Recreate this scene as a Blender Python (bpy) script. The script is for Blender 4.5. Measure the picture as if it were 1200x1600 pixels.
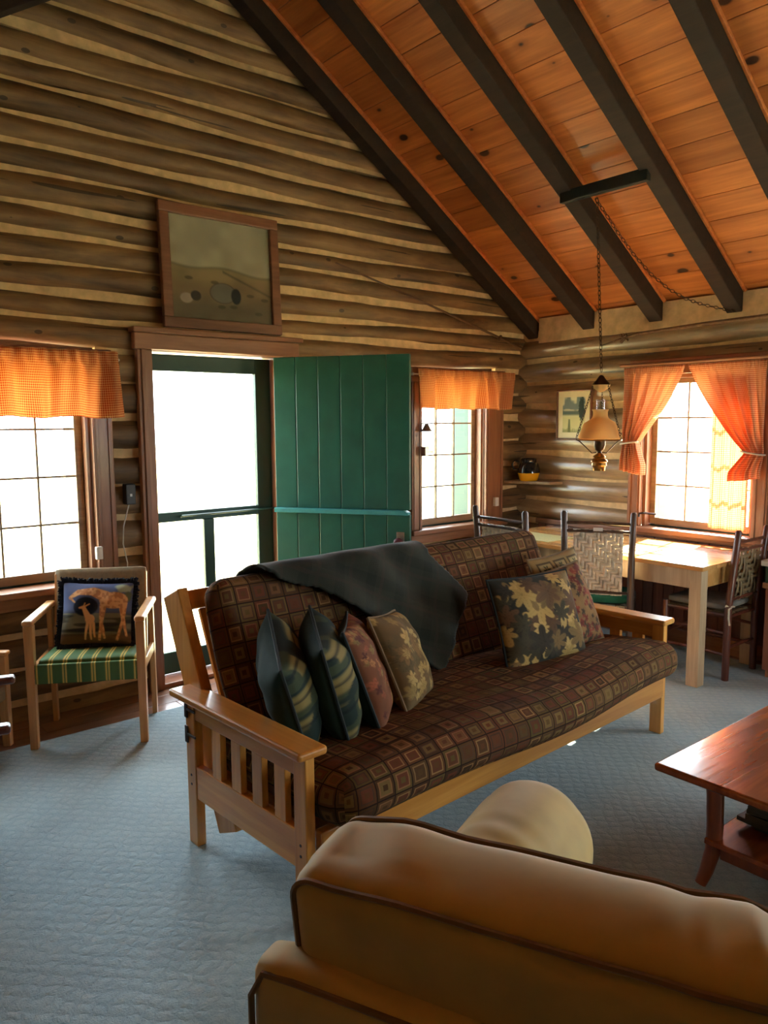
import bpy, bmesh, math, random
import numpy as np
from mathutils import Matrix, Vector
random.seed(7)
for o in list(bpy.data.objects): bpy.data.objects.remove(o)
SC = bpy.context.scene
COL = SC.collection
PI = math.pi
def srgb(r, g, b):
    f = lambda c: (c/255/12.92) if c/255 <= .04045 else ((c/255+.055)/1.055)**2.4
    return (f(r), f(g), f(b), 1)

# ------------------------------------------------------------------ camera
cam = bpy.data.cameras.new('camera'); camo = bpy.data.objects.new('camera', cam); COL.objects.link(camo)
YAW, PITCH, ROLL = 0.687932, 0.115219, -0.006038
fw = Vector((math.sin(YAW)*math.cos(PITCH), math.cos(YAW)*math.cos(PITCH), -math.sin(PITCH)))
rt = Vector((math.cos(YAW), -math.sin(YAW), 0)); up = rt.cross(fw)
r2 = rt*math.cos(ROLL)+up*math.sin(ROLL); u2 = up*math.cos(ROLL)-rt*math.sin(ROLL)
CP = Vector((-5.0414, -4.3037, 1.5686))
camo.matrix_world = Matrix(((r2.x, u2.x, -fw.x, CP.x), (r2.y, u2.y, -fw.y, CP.y), (r2.z, u2.z, -fw.z, CP.z), (0, 0, 0, 1)))
cam.sensor_fit = 'HORIZONTAL'; cam.sensor_width = 36; cam.lens = 1210.2/1200*36; cam.clip_start = .05; cam.clip_end = 500
SC.camera = camo
# ------------------------------------------------------------------ sky, sun, exposure
wd = bpy.data.worlds.new('sky'); SC.world = wd; wd.use_nodes = True
bg = wd.node_tree.nodes['Background']; bg.inputs[0].default_value = (.80, .91, 1, 1); bg.inputs[1].default_value = 14
sun = bpy.data.lights.new('sun', 'SUN'); suno = bpy.data.objects.new('sun', sun); COL.objects.link(suno)
sun.energy = 85; sun.color = (1, .86, .66); sun.angle = .02
suno.rotation_euler = Vector((-.74, -.16, -.60)).to_track_quat('-Z', 'Y').to_euler()
def portal(name, loc, rot, sx, sy):
    l = bpy.data.lights.new(name, 'AREA'); l.shape = 'RECTANGLE'; l.size = sx; l.size_y = sy
    l.cycles.is_portal = True
    o = bpy.data.objects.new(name, l); COL.objects.link(o); o.location = loc; o.rotation_euler = rot
# daylight portals lie just outside every opening (they guide sky sampling, they add no light)
B90 = (-PI/2, 0, 0)        # faces -Y
R90 = (0, PI/2, 0)         # faces -X
portal('portal_window', (-4.15, .3, 1.3), B90, 1.2, 1.5)
portal('portal_door', (-2.8, .3, 1.0), B90, 1.0, 2.1)
portal('portal_window', (-.83, .3, 1.35), B90, .8, 1.4)
portal('portal_window', (.3, -1.55, 1.35), R90, 1.3, .95)
portal('portal_window', (.3, -4.13, 1.35), R90, 1.3, 1.75)
portal('portal_window', (-1.5, -6.95, 1.35), (PI/2, 0, 0), 1.3, 1.2)
VS = SC.view_settings
VS.view_transform = 'Standard'; VS.look = 'None'; VS.gamma = 1; VS.use_curve_mapping = False
VS.exposure = 0.58
SC.cycles.use_denoising = True
SC.cycles.diffuse_bounces = 6
SC.cycles.sample_clamp_indirect = 12

# ------------------------------------------------------------------ mesh helpers
class MB:
    def __init__(s): s.v = []; s.f = []; s.fuv = []; s.col = None
    def add(s, vs, fs, uv=None, M=None):
        b = len(s.v)
        for p in vs:
            p = Vector(p)
            s.v.append(tuple(M @ p) if M else tuple(p))
        for f in fs:
            s.f.append([b+i for i in f])
            s.fuv.append([uv[i] for i in f] if uv else [(0, 0)]*len(f))
        return s
    def box(s, x0, x1, y0, y1, z0, z1, M=None):
        return s.add([(x, y, z) for x in (x0, x1) for y in (y0, y1) for z in (z0, z1)],
              [(0,1,3,2), (4,6,7,5), (0,4,5,1), (2,3,7,6), (0,2,6,4), (1,5,7,3)], None, M)
    def bar(s, a, b, w, h, up=(0, 0, 1)):
        a = Vector(a); b = Vector(b); d = (b-a); L = d.length; d.normalize(); u = Vector(up)
        x = d.cross(u).normalized(); u = x.cross(d)
        M = Matrix(((x.x, d.x, u.x, a.x), (x.y, d.y, u.y, a.y), (x.z, d.z, u.z, a.z), (0, 0, 0, 1)))
        return s.box(-w/2, w/2, 0, L, -h/2, h/2, M)
    def tube(s, pts, r, n=8, closed=False):
        pts = [Vector(p) for p in pts]; N = len(pts)
        rr = r if isinstance(r, (list, tuple)) else [r]*N
        vs = []; prev = None
        for i, p in enumerate(pts):
            if closed: t = pts[(i+1) % N]-pts[i-1]
            else: t = pts[min(i+1, N-1)]-pts[max(i-1, 0)]
            t.normalize()
            if prev is None:
                a = Vector((0, 0, 1)) if abs(t.z) < .9 else Vector((1, 0, 0)); x = t.cross(a).normalized()
            else: x = (prev-t*prev.dot(t)).normalized()
            prev = x; y = t.cross(x)
            for k in range(n): vs.append(p+(x*math.cos(2*PI*k/n)+y*math.sin(2*PI*k/n))*rr[i])
        fs = []
        for i in range(N if closed else N-1):
            for k in range(n):
                j = (i+1) % N
                fs.append((i*n+k, i*n+(k+1) % n, j*n+(k+1) % n, j*n+k))
        if not closed: fs += [tuple(range(n))[::-1], tuple(range((N-1)*n, N*n))]
        return s.add(vs, fs)
    def lathe(s, prof, n=24, M=None):
        vs = []; fs = []
        for r, z in prof:
            for k in range(n): vs.append((r*math.cos(2*PI*k/n), r*math.sin(2*PI*k/n), z))
        for i in range(len(prof)-1):
            for k in range(n): fs.append((i*n+k, i*n+(k+1) % n, (i+1)*n+(k+1) % n, (i+1)*n+k))
        return s.add(vs, fs, None, M)
    def grid(s, fn, nu, nv, uvf=None, M=None):
        vs = []; uv = []
        for j in range(nv+1):
            for i in range(nu+1):
                vs.append(fn(i/nu, j/nv)); uv.append(uvf(i/nu, j/nv) if uvf else (i/nu, j/nv))
        fs = [(j*(nu+1)+i, j*(nu+1)+i+1, (j+1)*(nu+1)+i+1, (j+1)*(nu+1)+i) for j in range(nv) for i in range(nu)]
        return s.add(vs, fs, uv, M)
    def prism(s, poly, y0, y1, M=None):       # poly in (x,z), extruded along y
        n = len(poly)
        vs = [(x, y0, z) for x, z in poly]+[(x, y1, z) for x, z in poly]
        fs = [tuple(range(n)), tuple(range(2*n-1, n-1, -1))]+[(i, n+i, n+(i+1) % n, (i+1) % n) for i in range(n)]
        return s.add(vs, fs, None, M)
    def mesh(s, name, bevel=0, smooth=False, merge=False, segs=2):
        me = bpy.data.meshes.new(name); me.from_pydata(s.v, [], s.f)
        uvl = me.uv_layers.new(name='UVMap')
        flat = [c for f in s.fuv for uv in f for c in uv]
        uvl.data.foreach_set('uv', flat)
        if s.col is not None:
            a = me.attributes.new('Col', 'FLOAT_COLOR', 'POINT'); a.data.foreach_set('color', np.asarray(s.col, dtype=np.float32).ravel())
        bm = bmesh.new(); bm.from_mesh(me)
        if merge: bmesh.ops.remove_doubles(bm, verts=bm.verts, dist=1e-4)
        bmesh.ops.recalc_face_normals(bm, faces=bm.faces)
        if bevel:
            ed = [e for e in bm.edges if len(e.link_faces) == 2 and e.calc_face_angle(0) > .6]
            bmesh.ops.bevel(bm, geom=ed, offset=bevel, segments=segs, profile=.5, affect='EDGES', clamp_overlap=True)
        bm.to_mesh(me); bm.free()
        if smooth:
            me.polygons.foreach_set('use_smooth', [True]*len(me.polygons))
            try: me.set_sharp_from_angle(angle=.7 if smooth is True else smooth)
            except Exception: pass
        return me
    def build(s, name, mat, parent=None, bevel=0, smooth=False, merge=False, M=None, segs=2):
        return link(name, s.mesh(name, bevel, smooth, merge, segs), mat, parent, M)
def link(name, me, mat, parent=None, M=None):
    o = bpy.data.objects.new(name, me); COL.objects.link(o)
    if mat and not me.materials: me.materials.append(mat)
    if parent: o.parent = parent
    if M is not None: o.matrix_basis = M
    return o
def thing(name, label, cat, loc=(0, 0, 0), rotz=0, group=None):
    o = bpy.data.objects.new(name, None); COL.objects.link(o); o.empty_display_size = .1
    o.location = loc; o.rotation_euler = (0, 0, rotz)
    return tag(o, label, cat, group)
def tag(o, label, cat, group=None):
    o['label'] = label; o['category'] = cat
    if group: o['group'] = group
    return o
def struct(name, parent=None, loc=(0, 0, 0), rotz=0):
    o = bpy.data.objects.new(name, None); COL.objects.link(o); o['kind'] = 'structure'
    o.location = loc; o.rotation_euler = (0, 0, rotz); o.empty_display_size = .1
    return o
def copy_tree(o, parent=None):
    c = o.copy(); COL.objects.link(c)
    if parent: c.parent = parent
    for ch in list(o.children): copy_tree(ch, c)
    return c
def frame(origin, x, y):       # matrix from x axis and approximate y axis
    x = Vector(x).normalized(); z = x.cross(Vector(y)).normalized(); y = z.cross(x); o = Vector(origin)
    return Matrix(((x.x, y.x, z.x, o.x), (x.y, y.y, z.y, o.y), (x.z, y.z, z.z, o.z), (0, 0, 0, 1)))
def softbox(w, d, h, r, n=(24, 12, 6), bulge=(0, 0, 0), warp=None):
    """rounded soft box centred at origin; uv in metres wraps over top and front"""
    mb = MB()
    def P(x, y, z):
        ix, iy, iz = max(-w/2+r, min(w/2-r, x)), max(-d/2+r, min(d/2-r, y)), max(-h/2+r, min(h/2-r, z))
        o = Vector((x-ix, y-iy, z-iz)); c = Vector((ix, iy, iz))
        if o.length > 1e-6: c = c+o.normalized()*r
        fx, fy, fz = 2*x/w, 2*y/d, 2*z/h
        c.z += bulge[2]*fz*(1-fx*fx)*(1-fy*fy); c.y += bulge[1]*fy*(1-fx*fx)*(1-fz*fz); c.x += bulge[0]*fx*(1-fy*fy)*(1-fz*fz)
        if warp: c = Vector(warp(c.x, c.y, c.z))
        return c
    X, Y, Z = n
    def S(t, L, nn): # concentrate samples near the rounded ends
        return L*(t-.5)
    for sg in (1, -1):
        mb.grid(lambda u, v: P(w*(u-.5), d*(v-.5), sg*h/2), X, Y, lambda u, v: (w*(u-.5), d*(v-.5) if sg > 0 else -d*(v-.5)-d-h))
        mb.grid(lambda u, v: P(w*(u-.5), sg*d/2, h*(v-.5)), X, Z, lambda u, v: (w*(u-.5), sg*(d/2+h/2-h*(v-.5))))
        mb.grid(lambda u, v: P(sg*w/2, d*(u-.5), h*(v-.5)), Y, Z, lambda u, v: (sg*(w/2+h/2-h*(v-.5)), d*(u-.5)))
    return mb
def vnoise(x, y, seed=0):
    x = np.asarray(x, float); y = np.asarray(y, float)
    def h(i, j): return np.modf(np.abs(np.sin(i*127.1+j*311.7+seed*74.7)*43758.5453))[0]
    i = np.floor(x); j = np.floor(y); a = x-i; b = y-j; a = a*a*(3-2*a); b = b*b*(3-2*b)
    return (h(i, j)*(1-a)+h(i+1, j)*a)*(1-b)+(h(i, j+1)*(1-a)+h(i+1, j+1)*a)*b

# ------------------------------------------------------------------ materials
def newmat(name):
    m = bpy.data.materials.new(name); m.use_nodes = True; nt = m.node_tree
    return m, nt, nt.nodes['Principled BSDF']
class NB:
    def __init__(s, nt): s.nt = nt
    def n(s, t, **k):
        nd = s.nt.nodes.new(t)
        for a, b in k.items(): setattr(nd, a, b)
        return nd
    def L(s, a, b): s.nt.links.new(a, b)
    def sock(s, nd, i, v):
        if v is None: return
        if hasattr(v, 'is_output'): s.L(v, nd.inputs[i])
        else: nd.inputs[i].default_value = v
    def math(s, op, a, b=None, c=None):
        nd = s.n('ShaderNodeMath', operation=op); s.sock(nd, 0, a); s.sock(nd, 1, b); s.sock(nd, 2, c); return nd.outputs[0]
    def vec(s, op, a, b=None):
        nd = s.n('ShaderNodeVectorMath', operation=op); s.sock(nd, 0, a); s.sock(nd, 1, b); return nd.outputs[0]
    def mix(s, f, a, b):
        nd = s.n('ShaderNodeMix', data_type='RGBA'); s.sock(nd, 0, f); s.sock(nd, 6, a); s.sock(nd, 7, b); return nd.outputs[2]
    def ramp(s, f, stops):
        nd = s.n('ShaderNodeValToRGB'); cr = nd.color_ramp
        while len(cr.elements) < len(stops): cr.elements.new(.5)
        for e, (p, c) in zip(cr.elements, stops): e.position = p; e.color = c
        s.L(f, nd.inputs[0]); return nd.outputs[0]
    def noise(s, v, scale, detail=4, rough=.55, dist=0):
        nd = s.n('ShaderNodeTexNoise'); s.L(v, nd.inputs['Vector']); nd.inputs['Scale'].default_value = scale
        nd.inputs['Detail'].default_value = detail; nd.inputs['Roughness'].default_value = rough; nd.inputs['Distortion'].default_value = dist
        return nd.outputs[0]
    def coords(s, which='Object', rand=True, scale=(1, 1, 1)):
        tc = s.n('ShaderNodeTexCoord').outputs[which]
        if rand:
            oi = s.n('ShaderNodeObjectInfo').outputs['Random']
            cx = s.n('ShaderNodeCombineXYZ'); 
            for i, k in enumerate((17., 31., 53.)): s.L(s.math('MULTIPLY', oi, k), cx.inputs[i])
            tc = s.vec('ADD', tc, cx.outputs[0])
        return s.vec('MULTIPLY', tc, scale)
    def bump(s, h, bs, strength=.3, dist=.01):
        nd = s.n('ShaderNodeBump'); nd.inputs['Strength'].default_value = strength; nd.inputs['Distance'].default_value = dist
        s.L(h, nd.inputs['Height']); s.L(nd.outputs[0], bs.inputs['Normal'])
def wood(name, dark, light, axis=0, rough=.45, grain=14, coat=0, bump=.15, knots=0, tone=.25, spec=.5, knotcol=None):
    m, nt, bs = newmat(name); b = NB(nt)
    sc = [1., 1., 1.]; sc[axis] = .07
    v = b.coords('Object', True, tuple(sc))
    n1 = b.noise(v, grain, 5, .6, .6); n2 = b.noise(v, grain*5, 2, .5)
    f = b.math('ADD', b.math('MULTIPLY', n1, .75), b.math('MULTIPLY', n2, .25))
    c = b.ramp(f, [(.30, dark), (.52, tuple(.5*(x+y) for x, y in zip(dark, light))), (.68, light)])
    oi = b.n('ShaderNodeObjectInfo').outputs['Random']
    hs = b.n('ShaderNodeHueSaturation'); b.L(c, hs.inputs['Color']); b.L(b.math('ADD', b.math('MULTIPLY', oi, tone*2), 1-tone), hs.inputs['Value'])
    c = hs.outputs[0]
    if knots:
        sc2 = [1.25, 1.25, 1.25]; sc2[axis] = .8
        vk = b.coords('Object', True, tuple(sc2)); vo = b.n('ShaderNodeTexVoronoi', voronoi_dimensions='2D'); b.L(vk, vo.inputs['Vector']); vo.inputs['Scale'].default_value = knots
        cr = b.n('ShaderNodeSeparateColor'); b.L(vo.outputs['Color'], cr.inputs[0])
        on = b.math('GREATER_THAN', cr.outputs[0], .45)
        sz = b.math('MULTIPLY', b.math('ADD', cr.outputs[1], .35), .085)
        kd = b.math('SUBTRACT', sz, vo.outputs['Distance'])
        kf = b.math('MULTIPLY', b.math('MINIMUM', b.math('MAXIMUM', b.math('MULTIPLY', kd, 28), 0), 1), on)
        halo = b.math('MULTIPLY', b.math('MINIMUM', b.math('MAXIMUM', b.math('MULTIPLY', b.math('ADD', kd, .10), 5), 0), .45), on)
        c = b.mix(halo, c, dark); c = b.mix(b.math('MULTIPLY', kf, .92), c, knotcol or srgb(38, 16, 8))
    b.L(c, bs.inputs['Base Color']); bs.inputs['Roughness'].default_value = rough
    bs.inputs['Coat Weight'].default_value = coat; bs.inputs['Coat Roughness'].default_value = .12
    bs.inputs['Specular IOR Level'].default_value = spec
    b.bump(f, bs, bump, .004)
    return m
def plain(name, col, rough=.6, metal=0, noise=.15, nscale=20, bump=0, coat=0, sheen=0, spec=.5):
    m, nt, bs = newmat(name); b = NB(nt)
    v = b.coords('Object', True); n = b.noise(v, nscale, 4)
    d = tuple(x*(1-noise) for x in col[:3])+(1,); l = tuple(min(1, x*(1+noise)) for x in col[:3])+(1,)
    b.L(b.ramp(n, [(.3, d), (.7, l)]), bs.inputs['Base Color'])
    bs.inputs['Roughness'].default_value = rough; bs.inputs['Metallic'].default_value = metal
    bs.inputs['Coat Weight'].default_value = coat; bs.inputs['Sheen Weight'].default_value = sheen
    bs.inputs['Specular IOR Level'].default_value = spec
    if bump: b.bump(n, bs, bump, .005)
    return m
def painted(name, rough=.85, weave=600, spec=.3):       # colour comes from the print painted on the mesh
    m, nt, bs = newmat(name); b = NB(nt)
    a = b.n('ShaderNodeAttribute', attribute_name='Col'); b.L(a.outputs['Color'], bs.inputs['Base Color'])
    bs.inputs['Roughness'].default_value = rough; bs.inputs['Specular IOR Level'].default_value = spec
    if weave: b.bump(b.noise(b.coords('Object', False), weave, 2), bs, .3, .002)
    return m
def glassmat():
    m = bpy.data.materials.new('window_glass'); m.use_nodes = True; nt = m.node_tree; b = NB(nt)
    nt.nodes.remove(nt.nodes['Principled BSDF']); out = nt.nodes['Material Output']
    t = b.n('ShaderNodeBsdfTransparent'); t.inputs[0].default_value = (.95, .97, .96, 1)
    g = b.n('ShaderNodeBsdfGlossy'); g.inputs['Roughness'].default_value = .02
    lw = b.n('ShaderNodeLayerWeight'); lw.inputs[0].default_value = .5
    fr = b.math('ADD', b.math('MULTIPLY', b.math('POWER', lw.outputs['Facing'], 5), .9), .03)
    mx = b.n('ShaderNodeMixShader'); b.L(fr, mx.inputs[0]); b.L(t.outputs[0], mx.inputs[1]); b.L(g.outputs[0], mx.inputs[2])
    b.L(mx.outputs[0], out.inputs[0]); return m
def screenmat():
    m = bpy.data.materials.new('insect_screen'); m.use_nodes = True; nt = m.node_tree; b = NB(nt)
    nt.nodes.remove(nt.nodes['Principled BSDF']); out = nt.nodes['Material Output']
    t = b.n('ShaderNodeBsdfTransparent'); d = b.n('ShaderNodeBsdfDiffuse'); d.inputs[0].default_value = (.1, .1, .1, 1)
    mx = b.n('ShaderNodeMixShader'); mx.inputs[0].default_value = .2; b.L(t.outputs[0], mx.inputs[1]); b.L(d.outputs[0], mx.inputs[2])
    b.L(mx.outputs[0], out.inputs[0]); return m
def gingham(name, period, warm, cream, trans=.55):
    m = bpy.data.materials.new(name); m.use_nodes = True; nt = m.node_tree; b = NB(nt)
    nt.nodes.remove(nt.nodes['Principled BSDF']); out = nt.nodes['Material Output']
    uv = b.n('ShaderNodeUVMap').outputs[0]; sp = b.n('ShaderNodeSeparateXYZ'); b.L(uv, sp.inputs[0])
    st = [b.math('GREATER_THAN', b.math('FRACT', b.math('DIVIDE', sp.outputs[i], period)), .5) for i in (0, 1)]
    f = b.math('MULTIPLY', b.math('ADD', st[0], st[1]), .5)
    c = b.mix(f, cream, warm)
    d = b.n('ShaderNodeBsdfDiffuse'); t = b.n('ShaderNodeBsdfTranslucent'); b.L(c, d.inputs[0]); b.L(c, t.inputs[0])
    mx = b.n('ShaderNodeMixShader'); mx.inputs[0].default_value = trans; b.L(d.outputs[0], mx.inputs[1]); b.L(t.outputs[0], mx.inputs[2])
    b.L(mx.outputs[0], out.inputs[0]); return m
def squares(name, cell):
    m, nt, bs = newmat(name); b = NB(nt)
    uv = b.n('ShaderNodeUVMap').outputs[0]
    s = b.vec('MULTIPLY', uv, (1/cell, 1/cell, 0)); fl = b.vec('FLOOR', s)
    wn = b.n('ShaderNodeTexWhiteNoise', noise_dimensions='2D'); b.L(fl, wn.inputs['Vector'])
    sc = b.n('ShaderNodeSeparateColor'); b.L(wn.outputs['Color'], sc.inputs[0])
    fr = b.n('ShaderNodeSeparateXYZ'); b.L(b.vec('FRACTION', s), fr.inputs[0])
    ax = b.math('ABSOLUTE', b.math('SUBTRACT', fr.outputs[0], .5)); ay = b.math('ABSOLUTE', b.math('SUBTRACT', fr.outputs[1], .5))
    d = b.math('MAXIMUM', ax, ay)
    base = b.ramp(sc.outputs[0], [(0, srgb(76, 52, 32)), (.25, srgb(98, 70, 42)), (.45, srgb(100, 58, 40)), (.6, srgb(90, 76, 42)), (.8, srgb(112, 86, 50)), (1, srgb(72, 48, 34))])
    inner = b.ramp(sc.outputs[1], [(0, srgb(86, 62, 40)), (.4, srgb(108, 62, 44)), (.7, srgb(122, 98, 58)), (1, srgb(62, 44, 32))])
    ring = b.ramp(sc.outputs[2], [(0, srgb(78, 56, 42)), (.6, srgb(90, 66, 50)), (.75, srgb(154, 120, 76)), (1, srgb(132, 84, 58))])
    c = b.mix(b.math('LESS_THAN', d, .36), base, ring)
    c = b.mix(b.math('LESS_THAN', d, .29), c, inner)
    sm = b.math('LESS_THAN', d, .13); c = b.mix(sm, c, base)
    c = b.mix(b.math('GREATER_THAN', d, .465), c, srgb(50, 35, 28))
    b.L(c, bs.inputs['Base Color']); bs.inputs['Roughness'].default_value = .95; bs.inputs['Specular IOR Level'].default_value = .1
    n = b.noise(b.coords('Object', False), 9, 3); b.bump(n, bs, .35, .03)
    return m
def stripes(name, base, stripe, pale):
    m, nt, bs = newmat(name); b = NB(nt)
    sp = b.n('ShaderNodeSeparateXYZ'); b.L(b.n('ShaderNodeTexCoord').outputs['Object'], sp.inputs[0])
    fx = b.math('FRACT', b.math('DIVIDE', b.math('ADD', sp.outputs[0], 5.0), .066))
    a = b.math('LESS_THAN', b.math('ABSOLUTE', b.math('SUBTRACT', fx, .14)), .06)
    a2 = b.math('LESS_THAN', b.math('ABSOLUTE', b.math('SUBTRACT', fx, .34)), .06)
    c = b.mix(b.math('LESS_THAN', fx, .4), base, pale); c = b.mix(b.math('MAXIMUM', a, a2), c, stripe)
    b.L(c, bs.inputs['Base Color']); bs.inputs['Roughness'].default_value = .75
    b.bump(b.noise(b.coords('Object', False), 500, 2), bs, .2, .002); return m
def plaid(name):
    m, nt, bs = newmat(name); b = NB(nt)
    sp = b.n('ShaderNodeSeparateXYZ'); b.L(b.n('ShaderNodeUVMap').outputs[0], sp.inputs[0])
    ln = [b.math('LESS_THAN', b.math('ABSOLUTE', b.math('SUBTRACT', b.math('FRACT', b.math('DIVIDE', sp.outputs[i], .16)), .5)), .05) for i in (0, 1)]
    bd = [b.math('LESS_THAN', b.math('FRACT', b.math('DIVIDE', sp.outputs[i], .16)), .3) for i in (0, 1)]
    c = b.mix(b.math('MULTIPLY', b.math('ADD', bd[0], bd[1]), .35), srgb(50, 52, 42), srgb(34, 37, 32))
    c = b.mix(b.math('MULTIPLY', b.math('MAXIMUM', ln[0], ln[1]), .4), c, srgb(66, 52, 44))
    b.L(c, bs.inputs['Base Color']); bs.inputs['Roughness'].default_value = .95; bs.inputs['Specular IOR Level'].default_value = .2; bs.inputs['Sheen Weight'].default_value = .15
    b.bump(b.noise(b.coords('Object', False), 250, 3), bs, .4, .003); return m
def carpetmat():
    m, nt, bs = newmat('carpet_weave'); b = NB(nt)
    v = b.coords('Object', False)
    n = b.noise(v, 1.3, 4, .6); nf = b.noise(v, 140, 3, .7)
    c = b.ramp(b.math('ADD', b.math('MULTIPLY', n, .6), b.math('MULTIPLY', nf, .4)), [(.3, srgb(116, 138, 150)), (.5, srgb(144, 168, 178)), (.7, srgb(166, 188, 192))])
    # woven lozenges
    rot = b.n('ShaderNodeMapping'); b.L(v, rot.inputs['Vector']); rot.inputs['Rotation'].default_value = (0, 0, .785); rot.inputs['Scale'].default_value = (22, 22, 1)
    sp = b.n('ShaderNodeSeparateXYZ'); b.L(rot.outputs[0], sp.inputs[0])
    wob = b.math('MULTIPLY', b.noise(v, 12, 3), 1.6)
    sx = b.math('SINE', b.math('MULTIPLY', b.math('ADD', sp.outputs[0], wob), PI)); sy = b.math('SINE', b.math('MULTIPLY', b.math('ADD', sp.outputs[1], wob), PI))
    loz = b.math('ABSOLUTE', b.math('MULTIPLY', sx, sy))
    c = b.mix(b.math('MULTIPLY', loz, .22), c, srgb(178, 196, 194))
    b.L(c, bs.inputs['Base Color']); bs.inputs['Roughness'].default_value = .95; bs.inputs['Specular IOR Level'].default_value = .2
    bs.inputs['Sheen Weight'].default_value = .3
    b.bump(b.math('ADD', b.math('MULTIPLY', loz, .7), nf), bs, .5, .008); return m
def logmat(name, dark, mid, light, rough=.6):
    m, nt, bs = newmat(name); b = NB(nt)
    v = b.coords('Object', True, (.12, 1, 1)); v1 = b.coords('Object', True, (.5, 1, 1))
    n1 = b.noise(v, 13, 5, .65, .5); n2 = b.noise(v1, 3.0, 4, .6)
    f = b.math('ADD', b.math('MULTIPLY', n1, .55), b.math('MULTIPLY', n2, .45))
    c = b.ramp(f, [(.34, dark), (.5, mid), (.66, light)])
    oi = b.n('ShaderNodeObjectInfo').outputs['Random']
    hs = b.n('ShaderNodeHueSaturation'); b.L(c, hs.inputs['Color']); b.L(b.math('ADD', b.math('MULTIPLY', oi, .4), .8), hs.inputs['Value'])
    vo = b.n('ShaderNodeTexVoronoi'); b.L(b.coords('Object', True, (.55, 1, 1)), vo.inputs['Vector']); vo.inputs['Scale'].default_value = 7
    kf = b.math('LESS_THAN', vo.outputs['Distance'], .085)
    ck = b.noise(b.coords('Object', True, (.03, 1, 1)), 26, 2, .5)
    crack = b.math('GREATER_THAN', ck, .69)
    c = b.mix(b.math('MULTIPLY', b.math('MAXIMUM', kf, crack), .75), hs.outputs[0], srgb(30, 20, 13))
    b.L(c, bs.inputs['Base Color']); bs.inputs['Roughness'].default_value = rough
    if rough < .4: bs.inputs['Coat Weight'].default_value = .7; bs.inputs['Coat Roughness'].default_value = .25
    b.bump(b.math('SUBTRACT', f, b.math('MULTIPLY', crack, .25)), bs, .45, .012); return m

M = {}
M['log'] = logmat('log_wood', srgb(62, 45, 28), srgb(116, 88, 56), srgb(152, 120, 78))
M['log_pale'] = logmat('log_wood_varnished', srgb(102, 82, 58), srgb(156, 130, 98), srgb(190, 166, 130), .3)
M['chink'] = plain('chinking_mortar', srgb(214, 184, 138), .9, noise=.2, nscale=14, bump=.5)
M['wallcore'] = plain('wall_core', srgb(90, 72, 52), .9)
M['pine'] = wood('ceiling_pine', srgb(158, 84, 34), srgb(226, 142, 70), 0, .42, 9, knots=3.0, tone=.18, coat=.15)
M['cove'] = wood('cove_pine', srgb(176, 92, 40), srgb(230, 140, 74), 0, .4, 12, tone=.06)
M['rafter'] = wood('rafter_dark', srgb(26, 17, 12), srgb(52, 34, 23), 0, .75, 18, tone=.1)
M['floorwood'] = wood('floor_board', srgb(108, 70, 48), srgb(160, 112, 84), 0, .3, 12, coat=.3, tone=.12)
M['trim'] = wood('trim_fir', srgb(122, 76, 50), srgb(168, 116, 82), 2, .42, 14, tone=.08, coat=.15)
M['trimx'] = wood('trim_fir_level', srgb(122, 76, 50), srgb(168, 116, 82), 0, .42, 14, tone=.08, coat=.15)
M['sash'] = wood('sash_weathered', srgb(120, 98, 74), srgb(176, 150, 118), 0, .5, 16, tone=.08)
M['green'] = plain('green_paint', srgb(34, 94, 80), .38, noise=.14, nscale=6, bump=.1, coat=.2)
M['greendark'] = plain('green_paint_dark', srgb(16, 62, 52), .45, noise=.12, nscale=8)
M['ledge'] = plain('blue_green_paint', srgb(70, 150, 150), .4, noise=.1)
M['glass'] = glassmat(); M['screen'] = screenmat()
M['gingham'] = gingham('gingham_cloth', .0125, srgb(200, 92, 50), srgb(252, 220, 164), .6)
M['gingham2'] = gingham('gingham_cloth_fine', .0125, srgb(208, 112, 76), srgb(250, 222, 186), .6)
M['carpet'] = carpetmat()
M['mattress'] = squares('mattress_squares', .072)
M['oak'] = wood('futon_oak', srgb(184, 116, 44), srgb(230, 168, 84), 1, .3, 13, coat=.35, tone=.08)
M['oakx'] = wood('futon_oak_long', srgb(184, 116, 44), srgb(230, 168, 84), 0, .3, 13, coat=.35, tone=.08)
M['oakz'] = wood('futon_oak_upright', srgb(184, 116, 44), srgb(230, 168, 84), 2, .3, 13, coat=.35, tone=.08)
M['oakdark'] = wood('futon_oak_inner', srgb(132, 72, 38), srgb(176, 104, 60), 2, .35, 13, coat=.3, tone=.06)
M['iron'] = plain('dark_iron', srgb(60, 48, 46), .45, metal=.7)
M['tan'] = plain('tan_microfibre', srgb(178, 150, 78), .75, noise=.16, nscale=5, bump=.12, sheen=.35)
M['tanpipe'] = plain('tan_piping', srgb(112, 82, 40), .8, sheen=.2)
M['cherry'] = wood('coffee_table_cherry', srgb(112, 50, 22), srgb(170, 88, 42), 0, .22, 12, coat=.6, tone=.04, bump=.35)
M['cherryz'] = wood('coffee_table_leg', srgb(96, 42, 20), srgb(148, 72, 36), 2, .3, 12, coat=.4, tone=.05)
M['table'] = wood('dining_pine', srgb(182, 126, 66), srgb(224, 172, 106), 1, .22, 10, coat=.45, tone=.05)
M['tableleg'] = wood('dining_leg', srgb(150, 126, 96), srgb(196, 172, 138), 2, .45, 14, tone=.05)
M['hick'] = wood('hickory_bark', srgb(52, 36, 28), srgb(98, 72, 56), 2, .4, 20, coat=.2, tone=.1)
M['hickred'] = wood('hickory_reddish', srgb(66, 30, 20), srgb(120, 62, 42), 2, .38, 20, coat=.25, tone=.1)
M['weave'] = plain('bark_weave', srgb(206, 192, 170), .45, noise=.3, nscale=30)
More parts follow.
